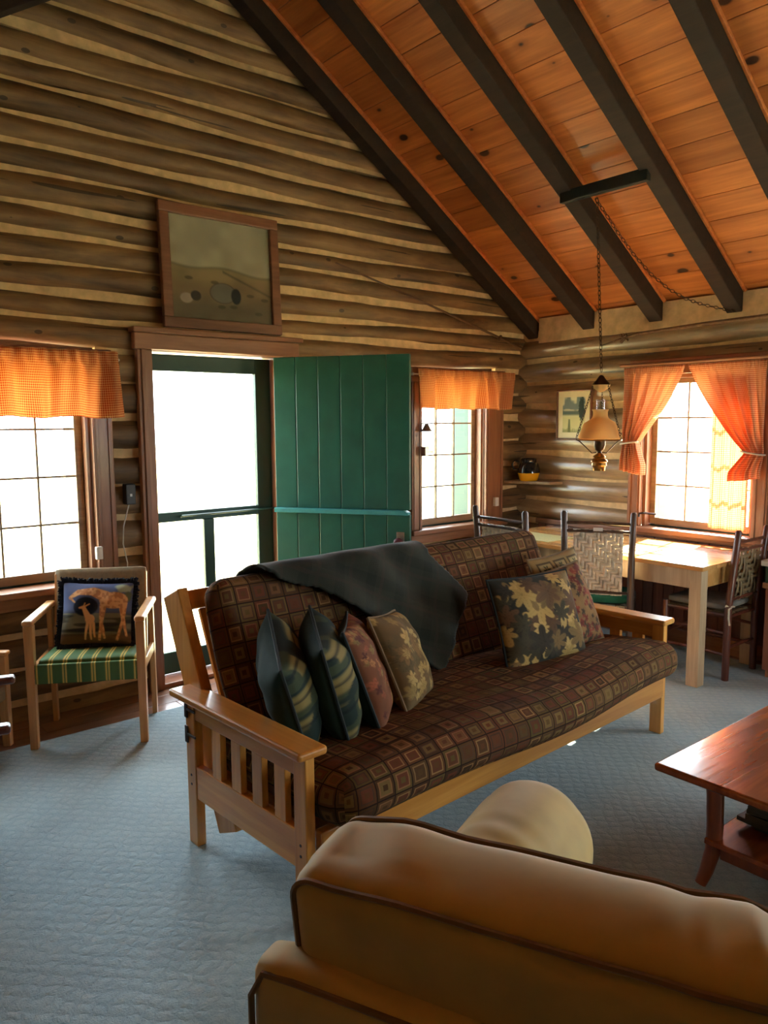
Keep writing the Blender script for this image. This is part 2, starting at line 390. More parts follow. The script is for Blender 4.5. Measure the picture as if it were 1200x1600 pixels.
M['weavedark'] = plain('cane_weave', srgb(128, 104, 72), .55, noise=.25, nscale=30)
M['greencush'] = plain('green_cushion', srgb(16, 88, 66), .9, noise=.1)
M['greycush'] = plain('grey_cushion', srgb(132, 128, 120), .9, noise=.15)
M['beech'] = wood('armchair_beech', srgb(186, 130, 74), srgb(222, 172, 112), 2, .4, 16, tone=.05, coat=.15)
M['mahog'] = wood('dark_mahogany', srgb(58, 24, 16), srgb(96, 44, 28), 2, .3, 14, coat=.4)
M['stripe'] = stripes('striped_seat', srgb(74, 112, 66), srgb(206, 186, 98), srgb(92, 122, 72))
M['beige'] = plain('beige_back_cloth', srgb(150, 132, 104), .9, noise=.12, nscale=60)
M['print'] = painted('printed_cloth'); M['canvas'] = painted('canvas_print', .7, 900)
M['plaid'] = plaid('dark_plaid_wool')
M['navy'] = plain('navy_fringe', srgb(22, 24, 36), .95, noise=.3, nscale=60, bump=.5)
M['pipedark'] = plain('dark_piping', srgb(24, 36, 34), .8)
M['pipetan'] = plain('tan_cord', srgb(120, 98, 66), .8)
M['greenback'] = plain('dark_green_cloth', srgb(18, 44, 38), .9, noise=.15)
M['brass'] = plain('aged_brass', srgb(150, 106, 52), .3, metal=.9, noise=.2)
M['bronze'] = plain('dark_bronze', srgb(74, 54, 38), .4, metal=.8, noise=.2)
M['lampglass'] = gingham('milk_glass', 50., srgb(240, 206, 148), srgb(240, 206, 148), .45)
M['cream'] = plain('cream_mat_board', srgb(232, 222, 184), .8, noise=.04)
M['frame'] = wood('picture_frame_wood', srgb(104, 66, 46), srgb(140, 96, 70), 0, .4, 16)
M['steel'] = plain('nickel', srgb(176, 170, 164), .3, metal=.9)
M['white'] = plain('white_enamel', srgb(226, 222, 214), .4, noise=.05)
M['yellow'] = plain('yellow_glaze', srgb(226, 164, 24), .25, noise=.06, coat=.5)
M['blackglaze'] = plain('black_glaze', srgb(24, 24, 26), .12, noise=.1, coat=.6)
M['black'] = plain('black_plastic', srgb(18, 18, 20), .45)
M['purple'] = plain('porcelain_knob', srgb(96, 52, 62), .2, coat=.6)
M['paper'] = plain('magazine_paper', srgb(58, 54, 54), .5, noise=.3)
M['grass'] = plain('meadow_grass', srgb(178, 172, 128), .9, noise=.3, nscale=3)
M['mat'] = plain('woven_placemat', srgb(168, 160, 104), .85, noise=.15, nscale=90, bump=.4)
M['bar'] = plain('dark_painted_bar', srgb(34, 44, 46), .35, noise=.2)
M['stick'] = wood('peeled_stick', srgb(84, 58, 38), srgb(128, 96, 66), 0, .6, 30)
M['cord'] = plain('white_cord', srgb(190, 186, 176), .6)
M['wain1'] = wood('wainscot_board', srgb(96, 56, 44), srgb(136, 86, 66), 2, .5, 14, tone=.2)

# ------------------------------------------------------------------ the room
RW, YF = -5.86, -6.7       # left wall x, front wall y
SL = .652; EA = 2.25       # roof slope; height of the rafters' underside at the right wall
ZB = EA+.165               # underside of the ceiling boards at x=0
ang = math.atan(SL)
def underside(x): return EA-SL*x if x > RW/2 else EA+SL*(x-RW)
ground = MB().box(-60, 60, -60, 60, -.5, -.32).build('ground', M['grass']); ground['kind'] = 'structure'

# floor: base slab and the boards that show along the walls
fl = MB().box(RW-.1, .1, YF-.1, .1, -.25, -.03).build('floor', M['floorwood']); fl['kind'] = 'structure'
y = .0
k = 0
while y > -.62:
    w = .13
    xs = [RW, RW+1.2+.7*(k % 3), RW+3.4+.5*((k*2) % 3), 0.02]
    for a, b_ in zip(xs[:-1], xs[1:]):
        MB().box(a+.001, b_-.001, y-w+.002, y-.002, -.03, 0).build('plank', M['floorwood'], fl, bevel=.002)
    y -= w; k += 1
for i in range(2):
    MB().box(-.26+.13*i, -.13+.13*i-.003, YF, -.653, -.03, 0).build('plank', M['floorwood'], fl, bevel=.002)
MB().box(RW, -.262, YF, -.653, -.03, -.002).build('subfloor', M['floorwood'], fl)
cp = MB(); n1 = 60
cp.box(-5.5, -.13, YF+.25, -.385, 0, .014)
carpet = cp.build('carpet', M['carpet'], bevel=.006)
tag(carpet, 'blue-grey woven carpet covering the floor, its edge short of the log wall', 'carpet')

def make_log(parent, mat, p0, length, r, rotz=0, seed=0, name='log', flat=None):
    rnd = random.Random(seed); n = 14 if flat is None else 4
    ns = max(4, int(length/.16)); mb = MB(); vs = []; ph = [rnd.uniform(0, 6.28) for _ in range(6)]
    wob = .008
    for i in range(ns+1):
        x = length*i/ns
        cy = wob*math.sin(x*1.3+ph[0])*.6; cz = wob*1.3*math.sin(x*1.7+ph[1])+wob*.7*math.sin(x*4.1+ph[2])
        if flat is None:
            rr = r*(1+.035*math.sin(x*2.1+ph[3])+.02*math.sin(x*5.7+ph[4])+rnd.uniform(-.035, .035))
            for k in range(n):
                a = 2*PI*k/n; q = rr*(1+.02*math.sin(3*a+ph[5]+x))
                vs.append((x, cy+q*math.cos(a), cz+q*math.sin(a)))
        else:
            h, d = flat; t = .5*h*(1+rnd.uniform(-.12, .12)); dd = rnd.uniform(-.004, .004)
            vs += [(x, d, cz-t), (x, d, cz+t), (x, -dd+.004, cz+t), (x, dd, cz-t)]
    fs = [(i*n+k, i*n+(k+1) % n, (i+1)*n+(k+1) % n, (i+1)*n+k) for i in range(ns) for k in range(n)]
    fs += [tuple(range(n)), tuple(range(ns*n, ns*n+n))]
    mb.add(vs, fs)
    o = mb.build(name, mat, parent, smooth=.9 if flat is None else False)
    o.location = p0; o.rotation_euler = (0, 0, rotz); return o
def spans(lo, hi, z0, z1, holes):
    segs = [(lo, hi)]
    for (a, b, c, d) in holes:
        if z1 > c+.02 and z0 < d-.02:
            new = []
            for s, e in segs:
                if b <= s or a >= e: new.append((s, e)); continue
                if a-s > .03: new.append((s, a))
                if e-b > .03: new.append((b, e))
            segs = new
    return segs
# back wall: holes (x0,x1,z0,z1) as cut in the logs
HB = [(-4.83, -3.52, .66, 1.98), (-3.27, -2.31, -.1, 2.06), (-1.25, -.30, .72, 1.98)]
def wall_core(mb, lo, hi, zlo, zhi, holes, y0, y1):
    zs = sorted({zlo, zhi} | {z for h in holes for z in (h[2], h[3]) if zlo < z < zhi})
    for a, b in zip(zs[:-1], zs[1:]):
        for s, e in spans(lo, hi, a+.021, b-.021 if b-.021 > a else b, [(h[0], h[1], h[2]-.03, h[3]+.03) for h in holes if h[2] < (a+b)/2 < h[3]]):
            mb.box(s, e, y0, y1, a, b)
mb = MB(); wall_core(mb, RW-.2, .2, -.3, 2.2, HB, .075, .2)
mb.prism([(RW-.2, 2.2), (.2, 2.2), (.2, 2.3), (RW/2, ZB-SL*RW/2+.02), (RW-.2, 2.3)], .075, .2)
wb = mb.build('wall_back', M['wallcore']); wb['kind'] = 'structure'
zc = [.08-.19]
while zc[-1] < 1.95: zc.append(zc[-1]+.19)
while zc[-1] < 4.2: zc.append(zc[-1]+.143*(1+.10*math.sin(len(zc)*2.3)))
for i, (a, b) in enumerate(zip(zc[:-1], zc[1:])):
    z = (a+b)/2; h = b-a; r = h*(.46 if h > .17 else .445)
    lo, hi = RW-.05, .12
    zt = z+.2*h
    if zt > 2.2: hi = min(hi, (ZB-zt)/SL-.02); lo = max(lo, RW+(zt-ZB)/SL+.02)
    if hi-lo < .3: continue
    for j, (s, e) in enumerate(spans(lo, hi, z-.07, z+.07, HB)):
        make_log(wb, M['log'], (s, .072 if h > .17 else .06, z), e-s, r, 0, seed=i*13+j)
    if b > 2.2: hi2 = min(.12, (ZB-b)/SL-.03); lo2 = max(RW-.05, RW+(b-ZB)/SL+.03)
    else: hi2, lo2 = .12, RW-.05
    if hi2-lo2 < .3: continue
    for j, (s, e) in enumerate(spans(lo2, hi2, b-.02, b+.02, HB)):
        make_log(wb, M['chink'], (s, .034 if h > .17 else .026, b), e-s, 0, 0, seed=900+i*13+j, name='chinking', flat=(h*.46, .05))
# right wall (runs along y; local x = -y)
HR = [(1.07, 1.98, .80, 1.915), (3.22, 5.05, .80, 1.915)]
mb = MB(); wall_core(mb, -.2, -YF+.2, -.3, ZB-.02, HR, .075, .2)
wr = mb.build('wall_right', M['wallcore']); wr['kind'] = 'structure'; wr.rotation_euler = (0, 0, -PI/2)
zr = [.93-.19*5+.19*k for k in range(13)]
for i, (a, b) in enumerate(zip(zr[:-1], zr[1:])):
    z = (a+b)/2
    for j, (s, e) in enumerate(spans(-.12, -YF+.1, z-.07, z+.07, HR)):
        make_log(wr, M['log_pale'], (s, .072, z), e-s, .088, 0, seed=3000+i*13+j)
    for j, (s, e) in enumerate(spans(-.12, -YF+.1, b-.02, b+.02, HR)):
        make_log(wr, M['chink'], (s, .034, b), e-s, 0, 0, seed=5000+i*13+j, name='chinking', flat=(.088, .05))
# walls behind the camera
mb = MB(); wall_core(mb, RW-.2, .2, -.3, 2.3, [(-2.06, -.94, .74, 1.93)], YF-.2, YF)
mb.prism([(RW-.2, 2.3), (.2, 2.3), (.2, 2.35), (RW/2, ZB-SL*RW/2+.02), (RW-.2, 2.35)], YF-.2, YF)
wf = mb.build('wall_front', M['log']); wf['kind'] = 'structure'
wl = MB().box(RW-.2, RW, YF-.2, .2, -.3, ZB).build('wall_left', M['log']); wl['kind'] = 'structure'

# ceiling: boards running along y, rafters across, both slopes
def slope_mat(side):
    if side > 0: return Matrix.Translation((0, 0, ZB)) @ Matrix(((0, -math.cos(ang), math.sin(ang), 0), (-1, 0, 0, 0), (0, math.sin(ang), math.cos(ang), 0), (0, 0, 0, 1)))
    return Matrix.Translation((RW, 0, ZB)) @ Matrix(((0, math.cos(ang), -math.sin(ang), 0), (-1, 0, 0, 0), (0, math.sin(ang), math.cos(ang), 0), (0, 0, 0, 1)))
HALF = (-RW/2)/math.cos(ang)
for side, nm in ((1, 'ceiling_right'), (-1, 'ceiling_left')):
    S = slope_mat(side)
    roof = MB().box(-.6, -YF+.6, -.36, HALF+.0, .03, .12).build(nm, M['rafter'], M=S); roof['kind'] = 'structure'
    t = -.35; k = 0
    while t < HALF:
        w = .19; 
        cut = -YF*(.35+.3*((k*37) % 10)/10)
        for a, b_ in ((-.08, cut), (cut, -YF)):
            MB().box(a+.001, b_-.001, t+.0015, min(t+w-.0015, HALF), 0, .028).build('ceiling_board', M['pine'], roof, bevel=.0025)
        t += w; k += 1
    for k in range(12):
        y0 = .02+.567*k
        MB().box(y0, y0+.105, -.2, HALF+.03, -.125, -.0005).build('rafter', M['rafter'], roof, bevel=.006)
        MB().box(y0+.1055, y0+.124, -.2, HALF-.02, -.022, -.0005).build('cove_strip', M['cove'], roof, bevel=.004)
rb = MB().box(RW/2-.03, RW/2+.03, YF, .05, ZB-SL*RW/2-.2, ZB-SL*RW/2+.05).build('ridge_board', M['rafter'], bpy.data.objects['ceiling_right'])
rb.matrix_parent_inverse = slope_mat(1).inverted()
# blocking between rafter feet on top of the right wall
bl = MB().box(.16, -YF, 0, .06, 2.20, ZB-.02).build('eave_blocking', M['chink'], wr)

# ------------------------------------------------------------------ windows and doors
def make_window(idx, loc, rotz, x0, x1, z0, z1, cols, rows, cw=.11, shutter=1, sashmat=None, cr=None):
    """x0..x1, z0..z1 glazed opening; local y points outdoors"""
    w = struct('window_%d' % idx, loc=loc, rotz=rotz); sm = sashmat or M['sash']; cr = cr or cw
    for a, b in ((x0-.065-cw, x0-.065), (x1+.065, x1+.065+cr)):
        c = MB().box(a, b, -.045, -.005, z0-.06, z1+.06).build('casing', M['trim'], w, bevel=.005)
        MB().box(a+.012, a+.03, -.052, -.045, z0-.06, z1+.06).build('bead', M['trim'], c, bevel=.003)
        MB().box(b-.03, b-.012, -.052, -.045, z0-.06, z1+.06).build('bead', M['trim'], c, bevel=.003)
    MB().box(x0-.075-cw, x1+.075+cr, -.05, -.005, z1+.06, z1+.17).build('head_casing', M['trimx'], w, bevel=.006)
    MB().box(x0-.085-cw, x1+.085+cr, -.085, .07, z0-.10, z0-.06).build('sill', M['trimx'], w, bevel=.008)
    MB().box(x0-.06-cw, x1+.06+cr, -.03, .0, z0-.17, z0-.101).build('apron', M['trimx'], w, bevel=.004)
    for a, b in ((x0-.065, x0-.04), (x1+.04, x1+.065)): MB().box(a, b, -.004, .22, z0-.06, z1+.06).build('jamb', M['trim'], w)
    MB().box(x0-.065, x1+.065, -.004, .22, z1+.035, z1+.06).build('jamb', M['trimx'], w)
    MB().box(x0-.065, x1+.065, .071, .25, z0-.10, z0-.05).build('outer_sill', M['greendark'], w)
    for a, b in ((x0-.115, x0-.062), (x1+.062, x1+.115)): MB().box(a, b, .205, .225, z0-.06, z1+.06).build('outer_casing', M['greendark'], w)
    s = MB()
    s.box(x0-.04, x0, .06, .10, z0-.045, z1+.035).box(x1, x1+.04, .06, .10, z0-.045, z1+.035)
    s.box(x0, x1, .06, .10, z0-.05, z0).box(x0, x1, .06, .10, z1, z1+.035)
    sa = s.build('sash', sm, w, bevel=.003)
    for i in range(1, cols):
        x = x0+(x1-x0)*i/cols; MB().box(x-.0055, x+.0055, .067, .093, z0, z1).build('muntin', sm, sa, bevel=.002)
    for i in range(1, rows):
        z = z0+(z1-z0)*i/rows; MB().box(x0, x1, .068, .092, z-.0055, z+.0055).build('muntin', sm, sa, bevel=.002)
    for i in range(cols):
        for j in range(rows):
            a = x0+(x1-x0)*i/cols; b = x0+(x1-x0)*(i+1)/cols; c = z0+(z1-z0)*j/rows; d = z0+(z1-z0)*(j+1)/rows
            MB().box(a+.0055, b-.0055, .079, .082, c+.0055, d-.0055).build('pane', M['glass'], sa)
    if shutter:
        for xs in (x1+.002, x0-.041):
            q = MB().box(xs, xs+.039, .101, .255, z0-.04, z1+.034).build('outer_jamb', M['greendark'], w, bevel=.004)
            MB().box(xs+.012, xs+.027, .2555, .27, z0-.04, z1+.034).build('bead', M['greendark'], q)
    return w
w1 = make_window(1, (0, 0, 0), 0, -4.63, -3.645, .77, 1.80, 5, 4, shutter=1)
w2 = make_window(2, (0, 0, 0), 0, -1.105, -.545, .83, 1.80, 3, 4, cw=.10, shutter=1, cr=.20)
w3 = make_window(3, (0, 0, 0), -PI/2, 1.215, 1.90, .865, 1.83, 3, 4, cw=.10, shutter=-1)
w4 = make_window(4, (0, 0, 0), -PI/2, 3.37, 4.9, .865, 1.83, 5, 4, cw=.10, shutter=0)
w5 = make_window(5, (0, YF, 0), PI, 1.0, 2.0, .80, 1.88, 4, 4, cw=.10, shutter=0)
# hardware on the frames
MB().box(-3.60, -3.565, -.075, -.045, .83, .90).build('latch', M['white'], w1, bevel=.004)
MB().box(-.40, -.36, -.075, -.045, .89, .96).build('latch', M['white'], w2, bevel=.004)
MB().lathe([(0, .06), (.012, .058), (.03, .02), (.045, .0), (.04, .0), (.0, .03)], 16).build('hook', M['steel'], w2, smooth=True, M=Matrix.Translation((-1.165, -.085, 1.50)))
MB().box(-1.19, -1.15, -.10, -.045, 1.32, 1.39).box(-1.15, -1.10, -.09, -.06, 1.34, 1.36).build('latch', M['steel'], w2, bevel=.005)
MB().tube([(1.16, -.06, .875), (1.16, -.05, .90), (1.19, -.05, .905), (1.24, .03, .895)], .008, 8).build('latch', M['iron'], w3, smooth=True)

# door opening 1: casing and threshold
d1 = struct('door_1')
MB().box(-3.315, -3.225, -.045, -.003, 0, 1.985).build('casing', M['trim'], d1, bevel=.006)
MB().box(-3.295, -3.27, -.058, -.045, 0, 1.985).build('bead', M['trim'], d1, bevel=.004)
MB().box(-2.36, -2.285, -.04, -.003, 0, 1.985).build('casing', M['trim'], d1, bevel=.006)
MB().box(-3.33, -2.245, -.055, -.003, 1.985, 2.075).build('head_casing', M['trimx'], d1, bevel=.006)
MB().box(-3.345, -2.23, -.085, .0, 2.0755, 2.105).build('cap', M['trimx'], d1, bevel=.006)
MB().box(-3.255, -3.225, -.002, .22, 0, 2.0).build('jamb', M['trim'], d1)
MB().box(-2.36, -2.345, -.002, .22, 0, 2.0).build('jamb', M['trim'], d1)
MB().box(-3.255, -2.345, -.002, .22, 1.985, 2.02).build('jamb', M['trimx'], d1)
MB().box(-3.25, -2.35, -.03, .26, .001, .03).build('threshold', M['trimx'], d1, bevel=.006)
# screen door in the opening
d2 = struct('door_2')
SD0, SD1 = -3.222, -2.362
for a, b in ((SD0, SD0+.06), (SD1-.11, SD1)): MB().box(a, b, .12, .155, .035, 1.978).build('stile', M['greendark'], d2, bevel=.004)
for z0, z1 in ((.035, .17), (.975, 1.035), (1.88, 1.978)): MB().box(SD0+.06, SD1-.11, .121, .154, z0, z1).build('rail', M['greendark'], d2, bevel=.004)
MB().box(-2.86, -2.79, .122, .153, .17, .975).build('mullion', M['greendark'], d2, bevel=.004)
for a, b, z0, z1 in ((SD0+.06, -2.86, .17, .975), (-2.79, SD1-.11, .17, .975), (SD0+.06, SD1-.11, 1.035, 1.88)):
    MB().box(a, b, .136, .138, z0, z1).build('screen', M['screen'], d2)
MB().tube([(SD0+.2, .10, 1.0), (SD0+.2, .09, 1.01), (SD1, .085, 1.012)], .006, 6).build('push_bar', M['greendark'], d2)
# green plank Dutch door, swung into the room
LD = Vector((.573, -.819, 0)).normalized()
d3 = struct('door_3', loc=(-2.43, -.05, 0), rotz=math.atan2(LD.y, LD.x))
W_ = .88; nb = 6; bw = W_/nb
for i in range(nb):
    for z0, z1 in ((.03, 1.005), (1.035, 1.975)):
        MB().box(i*bw+.0012, (i+1)*bw-.0012, -.022, .018, z0, z1).build('board', M['green'], d3, bevel=.004)
for z0, z1 in ((.15, .27), (.78, .90), (1.15, 1.27), (1.72, 1.84)): MB().box(.04, W_-.04, .0185, .04, z0, z1).build('batten', M['green'], d3, bevel=.005)
MB().prism([(.0, 1.006), (W_-.005, 1.006), (W_-.005, 1.02), (W_-.035, 1.034), (.0, 1.034)], -.055, .018).build('ledge', M['ledge'], d3, bevel=.003)
MB().box(W_-.085, W_-.035, -.027, -.0221, .735, .90).build('lock_plate', M['steel'], d3, bevel=.003)
MB().lathe([(0, 0), (.012, 0), (.012, .018), (.028, .03), (.031, .045), (.02, .058), (0, .06)], 18).build('knob', M['purple'], d3, smooth=True, M=Matrix.Translation((W_-.062, -.027, .84)) @ Matrix.Rotation(PI/2, 4, 'X'))
MB().tube([(W_-.06, -.026, .775), (W_-.06, -.03, .775)], .006, 8).build('keyhole', M['black'], d3)

# wainscot boards and baseboard under the dining window
t1 = struct('trim_1'); t1.rotation_euler = (0, 0, -PI/2)
for i in range(24): MB().box(.22+i*.082, .22+i*.082+.078, -.045, -.02, .11, .74).build('board', M['wain1'], t1, bevel=.004)
MB().box(.2, 2.2, -.055, -.015, .741, .78).build('cap_rail', M['trimx'], t1, bevel=.006)
MB().box(.2, 2.2, -.06, -.02, .0, .109).build('base_board', M['trimx'], t1, bevel=.006)

# ------------------------------------------------------------------ curtains
def cloth_panel(name, mat, label, group, fn, nu, nv, uvf, Mx=None, parent=None, cat='curtain'):
    o = MB().grid(fn, nu, nv, uvf).build(name, mat, parent, smooth=2.0, M=Mx)
    sd = o.modifiers.new('thickness', 'SOLIDIFY'); sd.thickness = .0015
    return tag(o, label, cat, group)
def valance(x0, x1, z0, z1, label, seed):
    rnd = random.Random(seed); full = (x1-x0)*1.7; ph = [rnd.uniform(0, 6.28) for _ in range(4)]
    root = thing('curtain_valance', label, 'valance', ((x0+x1)/2, -.06, z0), 0, 'gingham valances on the back wall')
    W = x1-x0
    def fn(u, v):
        x = W*(u-.5)
        g = .35+.65*v
        d = .034*math.sin(u*W*37+ph[0]+1.6*math.sin(u*W*9+ph[1]))*g+.013*math.sin(u*W*71+ph[1]+2*v)*(1-.3*v)+.014*math.sin(u*W*13+ph[2]+v)*v
        if v < .2: d = .009*math.sin(u*W*120+ph[3])+.4*d
        return (x+.008*math.sin(u*W*34+1.3)*v, -.052+d-.018*v, (z1-z0)*(1-v)+.006*math.sin(u*W*20+ph[2])*v)
    o = MB().grid(fn, 150, 22, lambda u, v: (u*full, v*(z1-z0))).build('cloth', M['gingham'], root, smooth=2.0)
    o.modifiers.new('thickness', 'SOLIDIFY').thickness = .0015
    MB().tube([(-W/2-.02, -.008, z1-z0-.04), (W/2+.02, -.008, z1-z0-.04)], .006, 8).build('rod', M['white'], root)
    for sx in (-1, 1): MB().box(sx*(W/2+.01)-.004, sx*(W/2+.01)+.004, -.014, .01, z1-z0-.05, z1-z0-.03).build('bracket', M['white'], root)
    return root
valance(-4.80, -3.445, 1.605, 1.955, 'wide orange gingham valance over the window beside the green striped chair', 1)
valance(-1.27, -.225, 1.665, 1.955, 'short orange gingham valance over the window beside the green door', 2)
# tied-back pair on the dining window; local frame like the window (x = -y world, y outdoors)
RM = Matrix.Rotation(-PI/2, 4, 'Z')
def tieback(side, xo, xi, label, ztop, ztie, zbot, seed):
    """xo outer edge x, xi inner edge x at the top"""
    rnd = random.Random(seed); ph = [rnd.uniform(0, 6.28) for _ in range(4)]; W = abs(xi-xo); sg = 1 if xi > xo else -1
    vt = (ztop-ztie)/(ztop-zbot)
    root = thing('tied_curtain', label, 'curtain', (-.06, -xo, zbot), -PI/2, 'tied-back gingham curtains on the dining window')
    def width(v):
        if v <= vt:
            t = v/vt; return W*(1-.76*(t**1.25))
        t = (v-vt)/(1-vt); return W*(.24+.17*min(1, t*1.5))
    def fn(u, v):
        w = width(v); amp = .018*(.35+.65*min(1, v/vt*1.2)); z = (ztop-zbot)*(1-v)
        lag = 0
        if v < vt: lag = .10*(u**2)*math.sin(v/vt*PI)*0.5
        d = amp*math.sin(u*36+ph[0])+.6*amp*math.sin(u*61+ph[1])
        if v < .06: d = .006*math.sin(u*140+ph[2])
        bell = .02*math.exp(-((v-vt)/.1)**2)
        zz = z-(.03*math.sin(u*PI*.5)*((v-vt)/(1-vt)) if v > vt else lag*.3)
        return (sg*w*u, -.045+d-.02*(v > vt)*min(1, (v-vt)*6)+bell, zz)
    o = MB().grid(fn, 90, 60, lambda u, v: (u*W*2.0, v*(ztop-zbot))).build('cloth', M['gingham2'], root, smooth=2.0)
    o.modifiers.new('thickness', 'SOLIDIFY').thickness = .0015
    wt = width(vt); pts = []
    for k in range(24):
        a = 2*PI*k/24; pts.append((sg*(wt/2+(wt/2+.012)*math.cos(a)), -.045+.034*math.sin(a), ztie-zbot+.01*math.cos(a)))
    MB().tube(pts, .006, 6, True).build('tie', M['cord'], root, smooth=True)
    return root
tieback(1, 1.035, 1.50, 'left tied-back orange gingham curtain at the dining window', 1.945, 1.41, 1.215, 11)
tieback(-1, 2.05, 1.525, 'right tied-back orange gingham curtain at the dining window', 1.945, 1.36, 1.205, 12)
rodt = MB().tube([(1.0, 0, 0), (2.09, 0, 0)], .011, 10).build('curtain_rod', M['trimx'], smooth=True)
rodt.matrix_world = Matrix.Translation((-.105, 0, 1.963)) @ RM
tag(rodt, 'slim reddish rod carrying the tied-back dining curtains', 'curtain rod')
def straight(u, v):
    x = .27*u; return (x, .014*math.sin(u*17+1)+.008*math.sin(u*41), .99*(1-v))
o = cloth_panel('straight_curtain', M['gingham2'], 'straight gingham panel hanging against the dining window glass', None, straight, 60, 30, lambda u, v: (u*.45, v*.99))
o.location = (-.04, -1.67, .845); o.rotation_euler = (0, 0, -PI/2)

# ------------------------------------------------------------------ pictures
def colour_grid(w, h, n, painter, M=None):
    mb = MB(); ny = max(2, int(n*h/w))
    mb.grid(lambda u, v: (w*(u-.5), 0, h*(.5-v)), n, ny)
    U, V = np.meshgrid(np.linspace(0, 1, n+1), np.linspace(0, 1, ny+1))
    c = painter(U.ravel(), V.ravel()); mb.col = np.concatenate([c, np.ones((len(c), 1))], 1); return mb
def C3(*c): return np.array(srgb(*c)[:3])
def lay(c, mask, col): m = np.clip(mask, 0, 1)[:, None]; return c*(1-m)+np.asarray(col)*m
def soft(d, w): return np.clip(.5-d/w, 0, 1)
def paint_prairie(u, v):
    nz = vnoise(u*9, v*9, 3); c = np.tile(C3(150, 146, 122), (len(u), 1))
    c = lay(c, vnoise(u*3, v*4, 5)*.5, C3(172, 166, 140))
    hz = .47+.02*np.sin(u*9)+.04*u
    c = lay(c, soft(hz-v, .02), C3(132, 118, 84)); c = lay(c, soft(np.abs(v-hz)-.012, .02)*.7, C3(98, 94, 74))
    c = lay(c, soft((.62+.03*np.sin(u*6))-v, .1), C3(124, 106, 78)); c = lay(c, soft(.8-v, .15)*.8, C3(92, 86, 70))
    c = lay(c, soft(np.abs(v-(.50+.42*np.maximum(u-.5, 0)))-.012, .02)*(u > .5)*.8, C3(80, 78, 58))
    c = lay(c, soft(np.hypot((u-.50)/.13, (v-.72)/.10)-1, .1), C3(104, 100, 88))       # a canvas-topped wagon
    c = lay(c, soft(np.abs(np.hypot((u-.50)/.13, (v-.72)/.10)-1)-.05, .06)*.6, C3(70, 62, 52))
    c = lay(c, soft(np.hypot((u-.63)/.05, (v-.74)/.08)-1, .2), C3(44, 46, 44))
    c = lay(c, soft(np.hypot((u-.14)/.06, (v-.80)/.05)-1, .2), C3(150, 140, 124)); c = lay(c, soft(np.hypot((u-.23)/.05, (v-.77)/.05)-1, .2), C3(60, 56, 48))
    for a, b in ((.17, .60), (.42, .62), (.78, .72), (.93, .75), (.48, .86), (.6, .85), (.86, .9)): c = lay(c, soft(np.hypot((u-a)/.04, (v-b)/.018)-1, .4)*.7, C3(66, 66, 48))
    return c*(.85+.3*nz[:, None])
def paint_lake(u, v):
    c = np.tile(C3(226, 224, 196), (len(u), 1)); n = vnoise(u*7, v*7, 9); n2 = vnoise(u*20, v*20, 4)
    c = lay(c, soft(.75-n-.5*(v < .35)*.6, .3)*(v < .45), C3(120, 138, 140)); c = lay(c, soft(v-.52, .06)*soft(.38-v, .06), C3(92, 110, 104))
    c = lay(c, soft(.52-v, .1)*.8, C3(206, 204, 138)); c = lay(c, soft(np.hypot((u-.85)/.16, (v-.33)/.42)-1+.4*n2, .2), C3(54, 72, 70))
    c = lay(c, soft(np.abs(u-.3)-.03-.10*(v-.62), .05)*(v > .62), C3(96, 108, 78)); c = lay(c, soft(.86-v+.1*n2, .1)*.7, C3(116, 124, 72))
    return c
def picture(name, label, w, h, fwid, painter, Mx, mat_border=0, dep=.035, n=140):
    r = bpy.data.objects.new(name, None); COL.objects.link(r); r.matrix_world = Mx; tag(r, label, 'picture')
    fm = M['frame'] if mat_border == 0 else M['brass']
    for a, b, c, d in ((-w/2, w/2, h/2-fwid, h/2), (-w/2, w/2, -h/2, -h/2+fwid), (-w/2, -w/2+fwid, -h/2+fwid, h/2-fwid), (w/2-fwid, w/2, -h/2+fwid, h/2-fwid)):
        MB().box(a, b, -dep, 0, c, d).build('frame_rail', M['frame'], r, bevel=.006)
    MB().box(-w/2+fwid, w/2-fwid, -.01, -.001, -h/2+fwid, h/2-fwid).build('backing', M['cream'] if mat_border else M['frame'], r)
    iw, ih = w-2*fwid-2*mat_border, h-2*fwid-2*mat_border
    o = colour_grid(iw, ih, n, painter).build('painting', M['canvas'], r); o.location = (0, -.0125, 0); return r
tl = Matrix.Translation((-2.775, -.035, 2.462)) @ Matrix.Rotation(-.05, 4, 'X')
picture('framed_painting', 'large wood-framed prairie painting leaning above the screen door', .775, .70, .06, paint_prairie, tl)
picture('framed_print', 'small cream-matted landscape print on the log wall behind the hanging lamp', .33, .39, .014, paint_lake, Matrix.Translation((-.028, -.552, 1.618)) @ RM, .045, .022, 80)

